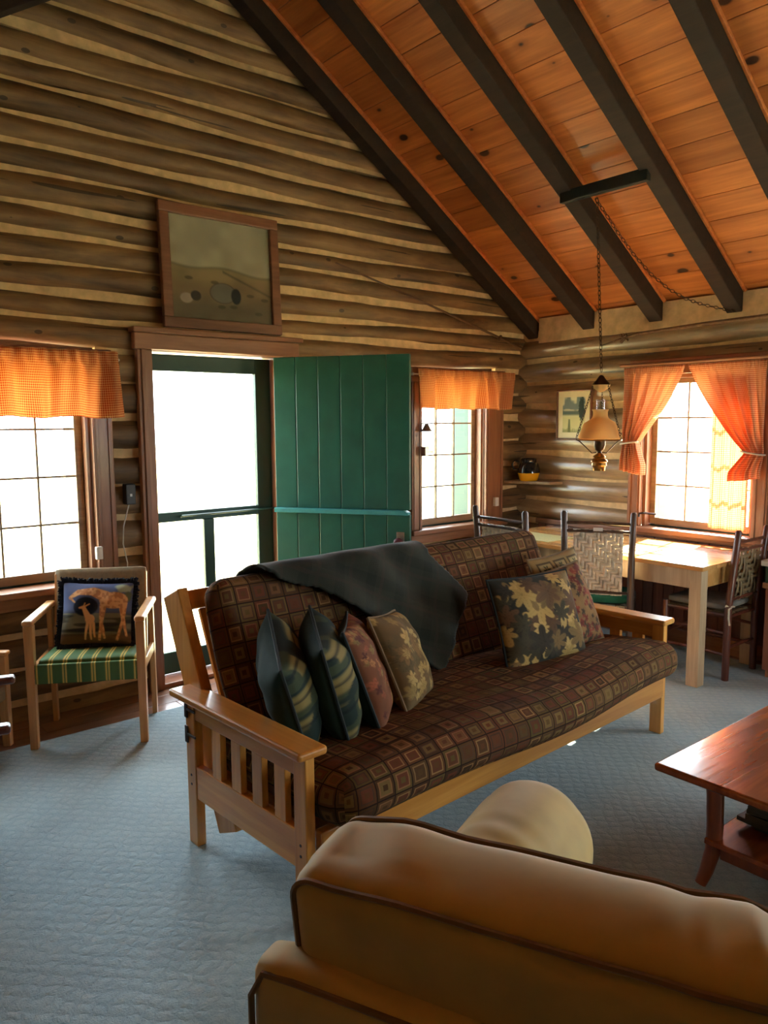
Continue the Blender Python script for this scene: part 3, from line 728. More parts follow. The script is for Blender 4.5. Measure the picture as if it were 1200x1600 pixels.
# ------------------------------------------------------------------ hanging lamp, bar, poles, shelf
LX, LY = -.945, -1.43
bar = MB().box(-.02, .02, -.30, .30, -.035, .035).build('crossbar', M['bar'], bevel=.004)
bar.location = (-1.04, -1.475, EA+SL*1.04+.005); bar.rotation_euler = (0, ang*0, 0)
tag(bar, 'dark painted bar nailed across two rafters above the lamp', 'bar')
lamp = thing('hanging_lamp', 'brass hanging oil lamp with milk glass shade over the dining table', 'lamp', (LX, LY, 1.262))
def lz(z): return z-1.262
def chain(mb, pts, L=.034, r=.0028, wd=.009):
    P = [Vector(p) for p in pts]; acc = []
    for a, b in zip(P[:-1], P[1:]):
        n = max(1, int((b-a).length/(L*.78)))
        for i in range(n): acc.append((a.lerp(b, i/n), (b-a).normalized()))
    for k, (p, t) in enumerate(acc):
        s = t.cross(Vector((1, 0, 0)) if abs(t.x) < .9 else Vector((0, 1, 0))).normalized()
        if k % 2: s = t.cross(s)
        ring = [p+t*(L*.5*math.cos(a))+s*(wd*math.sin(a)) for a in [2*PI*i/8 for i in range(8)]]
        mb.tube(ring, r, 4, True)
mb = MB(); top = (-1.005-LX, .02, lz(2.875)); chain(mb, [top, (0, 0, lz(1.855))]); mb.build('chain', M['bronze'], lamp)
sw = []
for i in range(9):
    t = i/8; sw.append(((-1.005+t*.97)-LX, .02+t*(-.40)+(-1.43-LY), lz(2.875+t*(2.265-2.875)-.22*math.sin(t*PI)*(1-.3*t))))
mb = MB(); chain(mb, sw); mb.build('swag_chain', M['bronze'], lamp)
MB().lathe([(0, lz(1.85)), (.012, lz(1.845)), (.03, lz(1.82)), (.05, lz(1.80)), (.055, lz(1.79)), (.048, lz(1.795)), (0, lz(1.82))], 24).build('smoke_bell', M['bronze'], lamp, smooth=True)
MB().lathe([(.056, lz(1.789)), (.046, lz(1.77)), (.02, lz(1.752)), (.008, lz(1.745)), (0, lz(1.745))], 24).build('bell_bowl', M['lampglass'], lamp, smooth=True)
for i in range(3):
    mb = MB()
    a = 2*PI*i/3+.5; chain(mb, [(.05*math.cos(a), .05*math.sin(a), lz(1.79)), (.155*math.cos(a), .155*math.sin(a), lz(1.455))], .022, .0022, .006); mb.build('side_chain', M['bronze'], lamp)
MB().lathe([(.02, lz(1.49)), (.03, lz(1.54)), (.026, lz(1.60)), (.025, lz(1.70)), (.023, lz(1.70)), (.023, lz(1.6)), (.027, lz(1.54)), (.018, lz(1.49))], 20).build('chimney', M['glass'], lamp, smooth=True)
MB().lathe([(.052, lz(1.64)), (.044, lz(1.625)), (.045, lz(1.60)), (.05, lz(1.588)), (.058, lz(1.58)), (.098, lz(1.555)), (.112, lz(1.52)), (.130, lz(1.475)), (.128, lz(1.462)), (.118, lz(1.457)), (.114, lz(1.462)), (.107, lz(1.515)), (.092, lz(1.55)), (.045, lz(1.583))], 32).build('shade', M['lampglass'], lamp, smooth=True)
MB().tube([(.133*math.cos(2*PI*k/28), .133*math.sin(2*PI*k/28), lz(1.452)) for k in range(28)], .004, 6, True).build('ring', M['brass'], lamp, smooth=True)
for i in range(3):
    mb = MB()
    a = 2*PI*i/3+.5; c, s = math.cos(a), math.sin(a)
    mb.tube([(.155*c, .155*s, lz(1.455)), (.133*c, .133*s, lz(1.447)), (.08*c, .08*s, lz(1.40)), (.05*c, .05*s, lz(1.372)), (.02*c, .02*s, lz(1.375))], .0035, 6)
    mb.build('arm', M['bronze'], lamp, smooth=True)
MB().lathe([(.034, lz(1.455)), (.036, lz(1.42)), (.028, lz(1.392)), (.012, lz(1.38)), (.014, lz(1.37)), (0, lz(1.37))], 20).build('burner', M['bronze'], lamp, smooth=True)
MB().lathe([(.013, lz(1.372)), (.036, lz(1.355)), (.04, lz(1.345)), (.036, lz(1.34)), (.05, lz(1.328)), (.052, lz(1.318)), (.045, lz(1.312)), (.047, lz(1.295)), (.04, lz(1.288)), (.036, lz(1.262)), (0, lz(1.262))], 24).build('oil_font', M['brass'], lamp, smooth=True)
ro = MB().tube([(-1.94, -.045, 2.615), (-1.2, -.04, 2.445), (-.5, -.04, 2.272), (-.08, -.045, 2.165)], [.006, .008, .010, .011], 8).build('wall_pole', M['stick'], smooth=True)
tag(ro, 'thin peeled pole slung diagonally across the logs towards the corner', 'pole')
MB().tube([(-.36, -.052, 2.215), (-.33, -.05, 2.245)], .012, 8).build('peg', M['stick'], ro)
ro2 = MB().tube([(-.05, -.79, 2.125), (-.06, -1.1, 2.185), (-.06, -1.6, 2.205), (-.05, -2.6, 2.225)], [.006, .012, .014, .015], 8).build('wall_pole', M['stick'], smooth=True)
tag(ro2, 'thin bent stick lying along the top log of the dining wall', 'pole')
kn = MB(); rnd = random.Random(5)
for k in range(7):
    a = [rnd.uniform(-.035, .035) for _ in range(3)]; kn.tube([(-.07+a[0]*.3, -1.0+a[1], 2.165+a[2]), (-.075, -1.0+a[1]*.2, 2.165+a[2]*.2), (-.07-a[0]*.3, -1.0-a[2], 2.165+a[1])], .008, 6)
kn.build('binding', M['stick'], ro2, smooth=True)
sh = MB().prism([(.05, -.02), (-.30, -.30), (-.30, -.02)], 0, .02)
sh = MB(); sh.add([(-.02, -.02, 0), (-.24, -.02, 0), (-.24, -.06, 0), (-.13, -.40, 0), (-.02, -.44, 0), (-.02, -.02, .022), (-.24, -.02, .022), (-.24, -.06, .022), (-.13, -.40, .022), (-.02, -.44, .022)],
    [(0, 1, 2, 3, 4), (9, 8, 7, 6, 5), (0, 5, 6, 1), (1, 6, 7, 2), (2, 7, 8, 3), (3, 8, 9, 4), (4, 9, 5, 0)])
sh = sh.build('corner_shelf', M['sash'], bevel=.003); sh.location = (-.01, -.01, 1.068)
tag(sh, 'small wooden corner shelf holding the yellow pitcher', 'shelf')
jug = thing('pitcher', 'squat pitcher with yellow base and dark glass top on the corner shelf', 'pitcher', (-.135, -.19, 1.0905))
MB().lathe([(0, 0), (.068, 0), (.075, .012), (.089, .06), (.0905, .064)], 28).build('base_band', M['yellow'], jug, smooth=True)
MB().lathe([(.0905, .0642), (.089, .10), (.076, .138), (.062, .15), (.062, .172), (.068, .18), (.062, .178), (.056, .15), (.07, .135), (.082, .10), (.084, .064)], 28).build('body', M['blackglaze'], jug, smooth=True)
MB().tube([(-.055, .058, .155), (-.08, .085, .16), (-.092, .095, .13), (-.085, .085, .095), (-.062, .062, .09)], .008, 8).build('handle', M['blackglaze'], jug, smooth=True)
ob = thing('wall_socket_box', 'black outlet box with hanging pale cord between window and screen door', 'outlet', (-3.395, -.02, 1.12))
MB().box(-.028, .028, -.055, .0, 0, .115).build('box', M['black'], ob, bevel=.005)
MB().box(-.006, .006, -.058, -.0551, .045, .06).build('switch', M['white'], ob)
MB().tube([(-.005, -.03, .0), (-.02, -.045, -.03), (-.045, -.04, -.12), (-.05, -.035, -.22), (-.03, -.035, -.33), (-.035, -.035, -.42), (-.06, -.03, -.47)], .004, 6).build('cord', M['cord'], ob, smooth=True)

# ------------------------------------------------------------------ futon
FO = Vector((-3.86, -2.445, 0)); FT = math.radians(3.5); FL = 2.31
ft = thing('futon_sofa', 'oak mission-style futon sofa frame with slatted arms in mid-room', 'sofa', FO, FT)
AD = .78                     # arm depth
def futon_arm(xc, outer, mt):
    # xc is the arm's centre line; hinge plates sit on the outer side of the left arm only
    MB().box(xc-.055, xc+.055, -.02, AD, .572, .60).build('arm_rest', M['oak'], ft, bevel=.010, segs=3)
    for y0 in (.0, AD-.115):
        MB().box(xc-.018, xc+.018, y0, y0+.062, .0145, .5715).build('post', M['oakz'], ft, bevel=.004)
    MB().box(xc-.014, xc+.014, .062, AD-.115, .50, .5715).build('arm_rail', M['oak'], ft, bevel=.003)
    MB().box(xc-.014, xc+.014, .062, AD-.115, .20, .325).build('lower_rail', M['oak'], ft, bevel=.003)
    for k in range(4):
        yy = .115+k*.127
        MB().box(xc-.012, xc+.012, yy, yy+.058, .3252, .4998).build('slat', M['oakz'], ft, bevel=.002)
    for y0 in (.03, AD-.085):
        for z in (.25, .285): MB().tube([(xc-outer*.018, y0, z), (xc-outer*.0195, y0, z)], .005, 8).build('bolt', M['iron'], ft)
futon_arm(.055, 1, 0); futon_arm(FL-.055, -1, 0)
for z in (.535, .44):
    MB().box(.031, .0365, AD-.075, AD-.055, z-.035, z+.03).box(.031, .0362, AD-.13, AD-.055, z-.006, z+.004).build('hinge', M['iron'], ft, bevel=.002)
x0, x1 = .085, FL-.085
MB().box(x0, x1, -.015, .02, .215, .325).build('front_rail', M['oakx'], ft, bevel=.005)
MB().box(x0, x1, AD-.115, AD-.085, .17, .26).build('rear_rail', M['oakx'], ft, bevel=.005)
for k in range(9): MB().box(x0+.03+k*.235, x0+.10+k*.235, .02, AD-.12, .27, .29).build('seat_slat', M['oak'], ft, bevel=.002)
# reclined back frame
BA = math.radians(24); bx, by, bz = 0, .60, .25; BL = .74
bd = Vector((0, math.sin(BA), math.cos(BA))); bnrm = Vector((0, -math.cos(BA), math.sin(BA)))
def backpt(s, t, o=0): p = Vector((s, by, bz))+bd*t+bnrm*o; return p
for s in (x0+.02, x1-.02):
    a, b = backpt(s, -.16), backpt(s, BL); MB().bar(a, b, .042, .13, up=bnrm).build('back_post', M['oakz'], ft, bevel=.005)
for t, h in ((BL-.04, .075), (.02, .075)):
    MB().bar(backpt(x0+.0375, t), backpt(x1-.0375, t), h, .03, up=bnrm).build('back_rail', M['oakx'], ft, bevel=.005)
for k in range(9):
    s = x0+.13+k*.22; MB().bar(backpt(s, .06), backpt(s, BL-.08), .06, .018, up=bnrm).build('back_slat', M['oakz'], ft, bevel=.002)
MA = Matrix.Translation(FO) @ Matrix.Rotation(FT, 4, 'Z')
def wf_(p): return MA @ Vector(p)
mt = thing('futon_mattress', 'brown patchwork-square futon mattress folded over the oak frame', 'mattress', FO, FT)
msl = math.radians(-5)
ML = FL-.21
def seatwarp(x, y, z):
    z += .012*math.sin(x*5+1)*math.sin(y*6); y -= .02*math.cos(x*2.4)*(y < 0); return (x, y, z)
sm_ = softbox(ML+.03, .80, .175, .08, (70, 26, 8), (.02, .015, .022), seatwarp)
S_M = Matrix.Translation((FL/2, .27, .40)) @ Matrix.Rotation(msl, 4, 'X')
sm_.build('seat_section', M['mattress'], mt, smooth=2.0, merge=True, M=S_M)
def backwarp(x, y, z):
    z += .010*math.sin(x*4+2)*math.cos(y*7); 
    y += (.05*(x/ML*2)**2*.6-.02)*max(0, (y+.1))*1.2
    return (x, y, z)
BM = Matrix.Translation(backpt(FL/2+.03, .405, .105)) @ Matrix(((1, 0, 0, 0), (0, bd.y, bnrm.y, 0), (0, bd.z, bnrm.z, 0), (0, 0, 0, 1)))
softbox(ML-.08, .66, .14, .065, (70, 26, 8), (.02, .02, .02), backwarp).build('back_section', M['mattress'], mt, smooth=2.0, merge=True, M=BM)

# throw blanket over the mattress back
def inpoly(px, py, poly):
    c = False; j = len(poly)-1
    for i in range(len(poly)):
        xi, yi = poly[i]; xj, yj = poly[j]
        if (yi > py) != (yj > py) and px < (xj-xi)*(py-yi)/(yj-yi)+xi: c = not c
        j = i
    return c
def blanket_pt(s, q):
    """s along the futon, q distance down the front face (negative: over the top and down behind)"""
    top = .72; th = .197
    off = .022+.011*math.sin(s*9+q*7)+.009*math.sin(s*23-q*17)
    if q >= 0: return backpt(s, top-q-.02, th+off*1.0+.004)+Vector((0, 0, 0))
    q2 = -q
    if q2 < .22:
        a = q2/.22*PI; r = .075+off
        return backpt(s, top-.02+.06*math.sin(a)+.0, th-.075+r*math.cos(a)*1.15)
    return backpt(s, top-.02-(q2-.22), th-.15-off-.012)
poly = [(.34, -.22), (1.20, -.38), (1.28, .02), (1.43, .24), (1.13, .56), (1.02, .46), (.78, .22), (.60, .08), (.46, .03), (.38, -.02)]
NU, NV = 110, 100; vs = {}; mb = MB(); V_ = []; F_ = []; UV_ = []
S0, S1, Q0, Q1 = .25, 1.48, -.42, .60
def vid(i, j):
    if (i, j) not in vs:
        s = S0+(S1-S0)*i/NU; q = Q0+(Q1-Q0)*j/NV; vs[(i, j)] = len(V_); V_.append(blanket_pt(s, q)); UV_.append((s*.9+q*.43, -s*.43+q*.9))
    return vs[(i, j)]
for i in range(NU):
    for j in range(NV):
        if inpoly(S0+(S1-S0)*(i+.5)/NU, Q0+(Q1-Q0)*(j+.5)/NV, poly): F_.append((vid(i, j), vid(i+1, j), vid(i+1, j+1), vid(i, j+1)))
mb.add(V_, F_, UV_)
bk = mb.build('throw_blanket', M['plaid'], smooth=2.0); bk.location = FO; bk.rotation_euler = (0, 0, FT)
bk.modifiers.new('smooth', 'SMOOTH').iterations = 4
sd = bk.modifiers.new('thickness', 'SOLIDIFY'); sd.thickness = .012; sd.offset = 1
tag(bk, 'dark green plaid throw blanket draped over the futon back', 'blanket')

# ------------------------------------------------------------------ cushions
def leafprint(seed, ground, cols, n, size, lobes=2.5):
    def f(u, v):
        rnd = np.random.RandomState(seed); c = np.tile(C3(*ground), (len(u), 1)); c = c*(.85+.3*vnoise(u*14, v*14, seed)[:, None])
        for k in range(n):
            x, y, a = rnd.rand(), rnd.rand(), rnd.rand()*6.28; s = size*(.6+.7*rnd.rand()); col = C3(*cols[k % len(cols)])
            dx, dy = u-x, v-y; r = np.hypot(dx, dy); t = np.arctan2(dy, dx)-a
            rad = s*(.45+.55*np.abs(np.cos(lobes*t/1.0)))*(.75+.25*np.cos(t))
            c = lay(c, soft(r-rad, .012), col*(.8+.35*rnd.rand()))
            vein = np.abs(np.sin(lobes*t+.0))*r
            c = lay(c, soft(vein-.006, .008)*(r < rad*.9)*.6, col*.45)
        return c
    return f
def camo(seed):
    def f(u, v):
        c = np.tile(C3(34, 48, 42), (len(u), 1))
        b = vnoise(u*7, v*9, seed); g = vnoise(u*5+3, v*6, seed+4)
        c = lay(c, soft(.55-b, .05), C3(62, 70, 48)); c = lay(c, soft(.52-g, .06)*soft(np.abs(np.mod(v*4, 1)-.5)-.3, .1), C3(134, 118, 70))
        c = lay(c, soft(np.abs(np.mod(v*4+.1*b, 1)-.5)-.06, .05)*.8, C3(20, 28, 30)); return c
    return f
def paint_palm(u, v):
    c = np.tile(C3(150, 122, 72), (len(u), 1)); c = c*(.9+.2*vnoise(u*10, v*10, 2)[:, None])
    for a in (.2, .5, .8):
        for b in (.2, .5, .8):
            d = np.maximum(np.abs(u-a), np.abs(v-b)); c = lay(c, soft(d-.125, .008), C3(74, 56, 34)); c = lay(c, soft(d-.10, .008), C3(168, 146, 96))
            c = lay(c, soft(np.abs(u-a)-.006, .006)*(np.abs(v-b-.03) < .06), C3(60, 58, 36))
            t = np.arctan2(v-b+.03, u-a); r = np.hypot(u-a, v-b+.03); c = lay(c, soft(r-.06*np.abs(np.cos(3*t)), .01), C3(56, 66, 44))
    return c
def paint_giraffe(u, v):
    # flat tapestry print: a grazing giraffe and its calf on a dark meadow
    n = vnoise(u*16, v*16, 1); c = np.tile(C3(84, 94, 130), (len(u), 1))
    c = lay(c, soft(.5-v, .1), C3(72, 66, 52)); st = vnoise(u*3, v*22, 7)
    c = lay(c, soft(.55-st, .1)*(v > .5), C3(118, 112, 92)); c = lay(c, soft(st-.35, .1)*(v > .52), C3(44, 40, 40)); c = lay(c, soft(.84-v, .08)*.8, C3(110, 76, 50))
    c = lay(c, soft(np.hypot((u-.87)/.14, (v-.10)/.09)-1+.5*n, .3), C3(168, 172, 140)); c = lay(c, soft(np.hypot((u-.92)/.1, (v-.25)/.1)-1+.5*n, .3), C3(92, 98, 72))
    def cap(ax, ay, bx_, by_, r0, r1):
        dx, dy = bx_-ax, by_-ay; t = np.clip(((u-ax)*dx+(v-ay)*dy)/(dx*dx+dy*dy), 0, 1); return np.hypot(u-ax-t*dx, v-ay-t*dy)-(r0+(r1-r0)*t)
    c = lay(c, soft(np.hypot((u-.36)/.17, (v-.40)/.15)-1, .15), C3(24, 26, 42))
    body = np.minimum.reduce([np.hypot((u-.74)/1.45, v-.30)-.135, cap(.62, .24, .45, .155, .09, .07), cap(.45, .155, .25, .17, .07, .045), cap(.25, .17, .13, .26, .045, .025), cap(.13, .26, .2, .33, .02, .012),
        cap(.60, .38, .585, .70, .05, .022), cap(.585, .70, .56, .93, .022, .018), cap(.60, .7, .63, .90, .02, .016), cap(.87, .35, .88, .62, .065, .022), cap(.88, .62, .80, .93, .022, .018), cap(.89, .6, .93, .86, .02, .016)])
    tone = lay(np.tile(C3(226, 172, 118), (len(u), 1)), soft(.5-vnoise(u*34, v*34, 3), .12)*.7, C3(178, 112, 70))
    m = soft(body, .012)[:, None]; c = c*(1-m)+tone*m
    calf = np.minimum.reduce([np.hypot((u-.43)/.9, v-.60)-.075, cap(.40, .56, .335, .42, .045, .025), cap(.335, .41, .28, .42, .028, .014), cap(.40, .64, .37, .92, .022, .012), cap(.44, .66, .45, .92, .022, .012), cap(.48, .66, .50, .88, .022, .012), cap(.33, .40, .35, .345, .008, .006), cap(.36, .39, .41, .36, .01, .006)])
    c = lay(c, soft(calf, .012), C3(222, 168, 110)); return c
def cushion(name, label, size, thick, painter, Mx, pipe, n=90, back=None, group=None, fringe=False):
    w, h = size; r = bpy.data.objects.new(name, None); COL.objects.link(r); r.matrix_world = Mx; tag(r, label, 'cushion', group)
    def shape(u, v, sg):
        a, b = 2*u-1, 2*v-1
        x = w/2*a*(1-.05*(1-b*b)*abs(a)**3); z = -h/2*b*(1-.05*(1-a*a)*abs(b)**3)
        t = max(0., (1-abs(a)**3))**.55*max(0., (1-abs(b)**3))**.55
        t *= 1+.05*math.sin(a*7+b*4)+.04*math.sin(b*11-a*3)
        return (x, -sg*thick/2*t, z)
    for sg, nm in ((1, 'front'), (-1, 'reverse')):
        mb = MB().grid(lambda u, v: shape(u, v, sg), n, n)
        U, V = np.meshgrid(np.linspace(0, 1, n+1), np.linspace(0, 1, n+1))
        if sg > 0 or back is None:
            cc = painter(U.ravel(), V.ravel()); mb.col = np.concatenate([cc, np.ones((len(cc), 1))], 1); mat = M['print']
        else: mat = back
        mb.build(nm, mat, r, smooth=2.0)
    loop = [(i/24, 0) for i in range(24)]+[(1, i/24) for i in range(24)]+[(1-i/24, 1) for i in range(24)]+[(0, 1-i/24) for i in range(24)]
    pts = [shape(u, v, 1) for u, v in loop]
    if not fringe: MB().tube(pts, .006, 6, True).build('piping', pipe, r, smooth=True)
    else:
        mb = MB(); rnd = random.Random(3)
        L2 = [(i/70, 0) for i in range(70)]+[(1, i/70) for i in range(70)]+[(1-i/70, 1) for i in range(70)]+[(0, 1-i/70) for i in range(70)]
        for u, v in L2:
            p = Vector(shape(u, v, 1)); d = Vector((p.x/w, 0, p.z/h)); 
            if abs(d.x) > abs(d.z): d = Vector((math.copysign(1, d.x), 0, d.z*.6))
            else: d = Vector((d.x*.6, 0, math.copysign(1, d.z)))
            d.normalize()
            for q in range(2):
                e = d*rnd.uniform(.018, .026)+Vector((rnd.uniform(-.006, .006), rnd.uniform(-.010, .010), rnd.uniform(-.006, .006)))
                mb.tube([p-d*.008, p+e*.6, p+e], [.007, .006, .004], 5)
        f = mb.build('fringe', pipe, r, smooth=True); f['kind'] = 'stuff'
    return r
def place(c, nrm, lean_up=(0, 0, 1), roll=0):
    """cushion matrix: front faces nrm, its top towards lean_up"""
    n = Vector(nrm).normalized(); y = -n; z = Vector(lean_up); z = (z-y*z.dot(y)).normalized(); x = y.cross(z)
    c = Vector(c)
    return Matrix(((x.x, y.x, z.x, c.x), (x.y, y.y, z.y, c.y), (x.z, y.z, z.z, c.z), (0, 0, 0, 1))) @ Matrix.Rotation(roll, 4, 'Y')
def fdir(x, y, z): return MA.to_3x3() @ Vector((x, y, z))
GL, GR = 'cushions at the slatted arm', 'cushions at the far end of the futon'
tanleaf = [(158, 128, 72), (122, 92, 54), (174, 144, 86), (96, 78, 46)]
cushion('throw_cushion', 'green camouflage-patterned cushion nearest the oak armrest', (.42, .39), .18, camo(3), place(wf_((.235, .35, .665)), fdir(.80, -.52, .26), (-.22, 0, 1), -.14), M['pipedark'], 70, M['greenback'], GL)
cushion('throw_cushion', 'green camouflage-patterned cushion second from the oak armrest', (.41, .40), .18, camo(8), place(wf_((.385, .31, .67)), fdir(.80, -.54, .26), (-.22, 0, 1), -.02), M['pipedark'], 70, M['greenback'], GL)
cushion('throw_cushion', 'rust floral cushion with dark green reverse, third from the oak armrest', (.40, .39), .15, leafprint(4, (116, 70, 44), [(168, 112, 66), (92, 48, 38), (140, 112, 62), (150, 84, 56)], 110, .055), place(wf_((.545, .31, .655)), fdir(.74, -.64, .36), (-.3, .1, 1), .16), M['pipedark'], 90, M['greenback'], GL)
cushion('throw_cushion', 'tan leaf-print cushion leaning just below the plaid blanket', (.39, .38), .16, leafprint(9, (104, 80, 46), tanleaf, 60, .12, 3.5), place(wf_((.765, .34, .645)), fdir(.56, -.78, .46), (-.25, .2, 1), .24), M['pipetan'], 90, None, GL)
cushion('throw_cushion', 'large dark cushion with big golden leaves, frontmost at the far end', (.50, .42), .15, leafprint(21, (46, 44, 34), [(172, 142, 80), (70, 62, 42), (126, 100, 58), (58, 50, 38), (184, 152, 90), (96, 70, 46)], 64, .18, 3.5), place(wf_((1.575, .27, .67)), fdir(-.16, -1, .40), (0, .2, 1), .03), M['pipedark'], 110, None, GR)
cushion('throw_cushion', 'reddish small-flower cushion tucked between the golden-leaf and palm-tree cushions', (.38, .40), .12, leafprint(33, (134, 100, 60), [(112, 50, 38), (138, 64, 46), (76, 60, 42)], 170, .055), place(wf_((1.845, .30, .675)), fdir(-.08, -1, .40), (.02, .2, 1), -.10), M['pipetan'], 90, None, GR)
cushion('throw_cushion', 'gold palm-tree check cushion, rearmost at the far end of the futon', (.40, .42), .11, paint_palm, place(wf_((1.985, .41, .705)), fdir(-.02, -1, .40), (.0, .2, 1), -.06), M['pipetan'], 90, None, GR)

# ------------------------------------------------------------------ foreground sofa seen from behind
sd_ = Vector((.405, -.914, 0)); sf = Vector((.914, .405, 0))      # along the sofa, and the way it faces
SO = Vector((-4.46, -3.20, 0)); 
SFM = Matrix(((sd_.x, sf.x, 0, SO.x), (sd_.y, sf.y, 0, SO.y), (0, 0, 1, 0), (0, 0, 0, 1)))
so = bpy.data.objects.new('tan_sofa', None); COL.objects.link(so); so.matrix_world = SFM
tag(so, 'tan microfibre sofa in the foreground, seen from behind', 'sofa')
# local: x along the sofa (0 = far end), y forward, z up
SLn = 2.1
def pipe_rect(w, h, r, n=6):
    out = []
    for cx, cz, a0 in ((w/2-r, h/2-r, 0), (-w/2+r, h/2-r, 90), (-w/2+r, -h/2+r, 180), (w/2-r, -h/2+r, 270)):
        for i in range(n+1):
            a = math.radians(a0+90*i/n); out.append((cx+r*math.cos(a), cz+r*math.sin(a)))
    return out
softbox(SLn-.0, .10, .55, .035, (40, 8, 20), (.0, .01, .0)).build('back', M['tan'], so, smooth=2.0, merge=True, M=Matrix.Translation((SLn/2, .07, .375)))
MB().tube([(.004, .028, .15), (.004, .026, .58), (.03, .026, .628), (.09, .026, .632), (SLn-.05, .026, .632)], .006, 6).build('piping', M['tanpipe'], so, smooth=True)
MB().box(-.05, SLn+.05, .03, .86, .10, .34).build('base', M['tan'], so, bevel=.02)
for x_ in (.08, SLn-.08):
    for y_ in (.10, .80): MB().lathe([(.03, .1), (.026, .0), (0, 0)], 12, Matrix.Translation((x_, y_, .0145))).build('foot', M['mahog'], so)
def armwarp(x, y, z):
    z += -.03*((y)/.45)**2*(y > 0)+(.003*math.sin(y*75+8*x)*max(0, 1-abs(y+.15)*5) if z > .12 else 0); x += .03*math.sin((z+.2)*3)*(z > .1); return (x, y, z)
for xa in (.235, SLn-.235):
    softbox(.31, .72, .56, .15, (24, 90, 24), (.01, .02, .02), armwarp).build('arm', M['tan'], so, smooth=2.0, merge=True, M=Matrix.Translation((xa, .65, .37)))
softbox(SLn-.80, .62, .18, .06, (40, 16, 8), (.01, .03, .02)).build('seat_cushion', M['tan'], so, smooth=2.0, merge=True, M=Matrix.Translation((SLn/2, .54, .395)))
def bc_warp(x, y, z):
    e = max(0, z/.22)
    z += (.003*math.sin(x*7)+.009*math.sin(x*38+9*y+2.5*math.sin(x*5))*(.5+.5*math.sin(x*7+1))*(.4+.6*(y > -.03))+.0035*math.sin(x*105+20*y+4*math.sin(x*11))*max(0, .3+.7*math.sin(x*4.3+.6))*min(1, max(0, (y+.09)*9)))*e-.008*e*(x/.8)**4
    y += .003*math.sin(x*6+2)
    return (x, y, z)
CW, CD, CH = 1.62, .225, .44
bc = Matrix.Translation((.055+CW/2, .20, .596)) @ Matrix.Rotation(math.radians(8), 4, 'X')
cu = softbox(CW, CD, CH, .045, (220, 16, 22), (.02, .02, .03), bc_warp).build('back_cushion', M['tan'], so, smooth=2.0, merge=True, M=bc)
for yy in (-CD/2+.014, CD/2-.014):
    pts = [Vector(bc_warp(x*1.0, yy, z)) for x, z in pipe_rect(CW-.012, CH-.012, .045)]
    full = []
    for a, b in zip(pts, pts[1:]+pts[:1]):
        k = max(1, int((b-a).length/.04))
        for i in range(k):
            p = a.lerp(b, i/k)
            if abs(p.z-a.z) < .1 and a.z > .15 and b.z > .15: p = Vector(bc_warp(p.x, yy, CH/2-.006)) if abs((b-a).x) > .2 else p
            p.z += .03*(p.z/(CH/2) if abs(p.z) > .1 else 0)*(1-(2*p.x/CW)**2)*(1-(2*yy/CD)**2)
            full.append((p.x, p.y, p.z))
    MB().tube(full, .006, 6, True).build('piping', M['tanpipe'], cu, smooth=True)

# ------------------------------------------------------------------ coffee table with magazines
CT = Vector((-2.76, -2.95, 0))
ct = thing('coffee_table', 'glossy cherry coffee table with splayed legs and lower shelf', 'coffee table', CT)
TL, TD, TZ = 1.15, .95, .425
MB().box(0, TL, -TD, 0, TZ-.028, TZ).build('top', M['cherry'], ct, bevel=.010, segs=3)
for x_, sx in ((.105, -1), (TL-.105, 1)):
    for y_, sy in ((-.16, 1), (-TD+.16, -1)):
        pts = [(x_, y_, TZ-.0285), (x_+.012*-sx, y_, .33), (x_-.018*sx, y_-.0*sy, .22), (x_-.012*sx, y_, .14), (x_+.008*sx, y_+.01*sy, .07), (x_+.025*sx, y_+.02*sy, .026)]
        MB().tube(pts, [.028, .028, .027, .026, .023, .019], 10).build('leg', M['cherryz'], ct, smooth=True)
MB().box(.09, TL-.09, -TD+.14, -.14, .165, .185).build('shelf', M['cherry'], ct, bevel=.004)
for y_ in (-.165, -TD+.165): MB().box(.13, TL-.13, y_-.012, y_+.012, .125, .1645).build('shelf_rail', M['cherryz'], ct, bevel=.003)
for x_ in (.115, TL-.115): MB().box(x_-.012, x_+.012, -TD+.19, -.19, .125, .1645).build('shelf_rail', M['cherryz'], ct, bevel=.003)
rnd = random.Random(8); zz = .1855
names_ = ['bottom magazine', 'second magazine up', 'third magazine up', 'fourth magazine up', 'fifth magazine up', 'top magazine']
for k in range(6):
    h = rnd.uniform(.016, .028)
    o = MB().box(-.14, .14, -.11, .11, 0, h-.001).build('magazine', M['paper'], bevel=.002)
    o.location = CT+Vector((.40+rnd.uniform(-.015, .015)-.008*k, -.31+rnd.uniform(-.02, .02), zz)); o.rotation_euler = (0, 0, rnd.uniform(-.15, .15)); zz += h
    tag(o, 'dark %s of the stack on the coffee table shelf' % names_[k], 'magazine', 'magazines on the coffee table shelf')

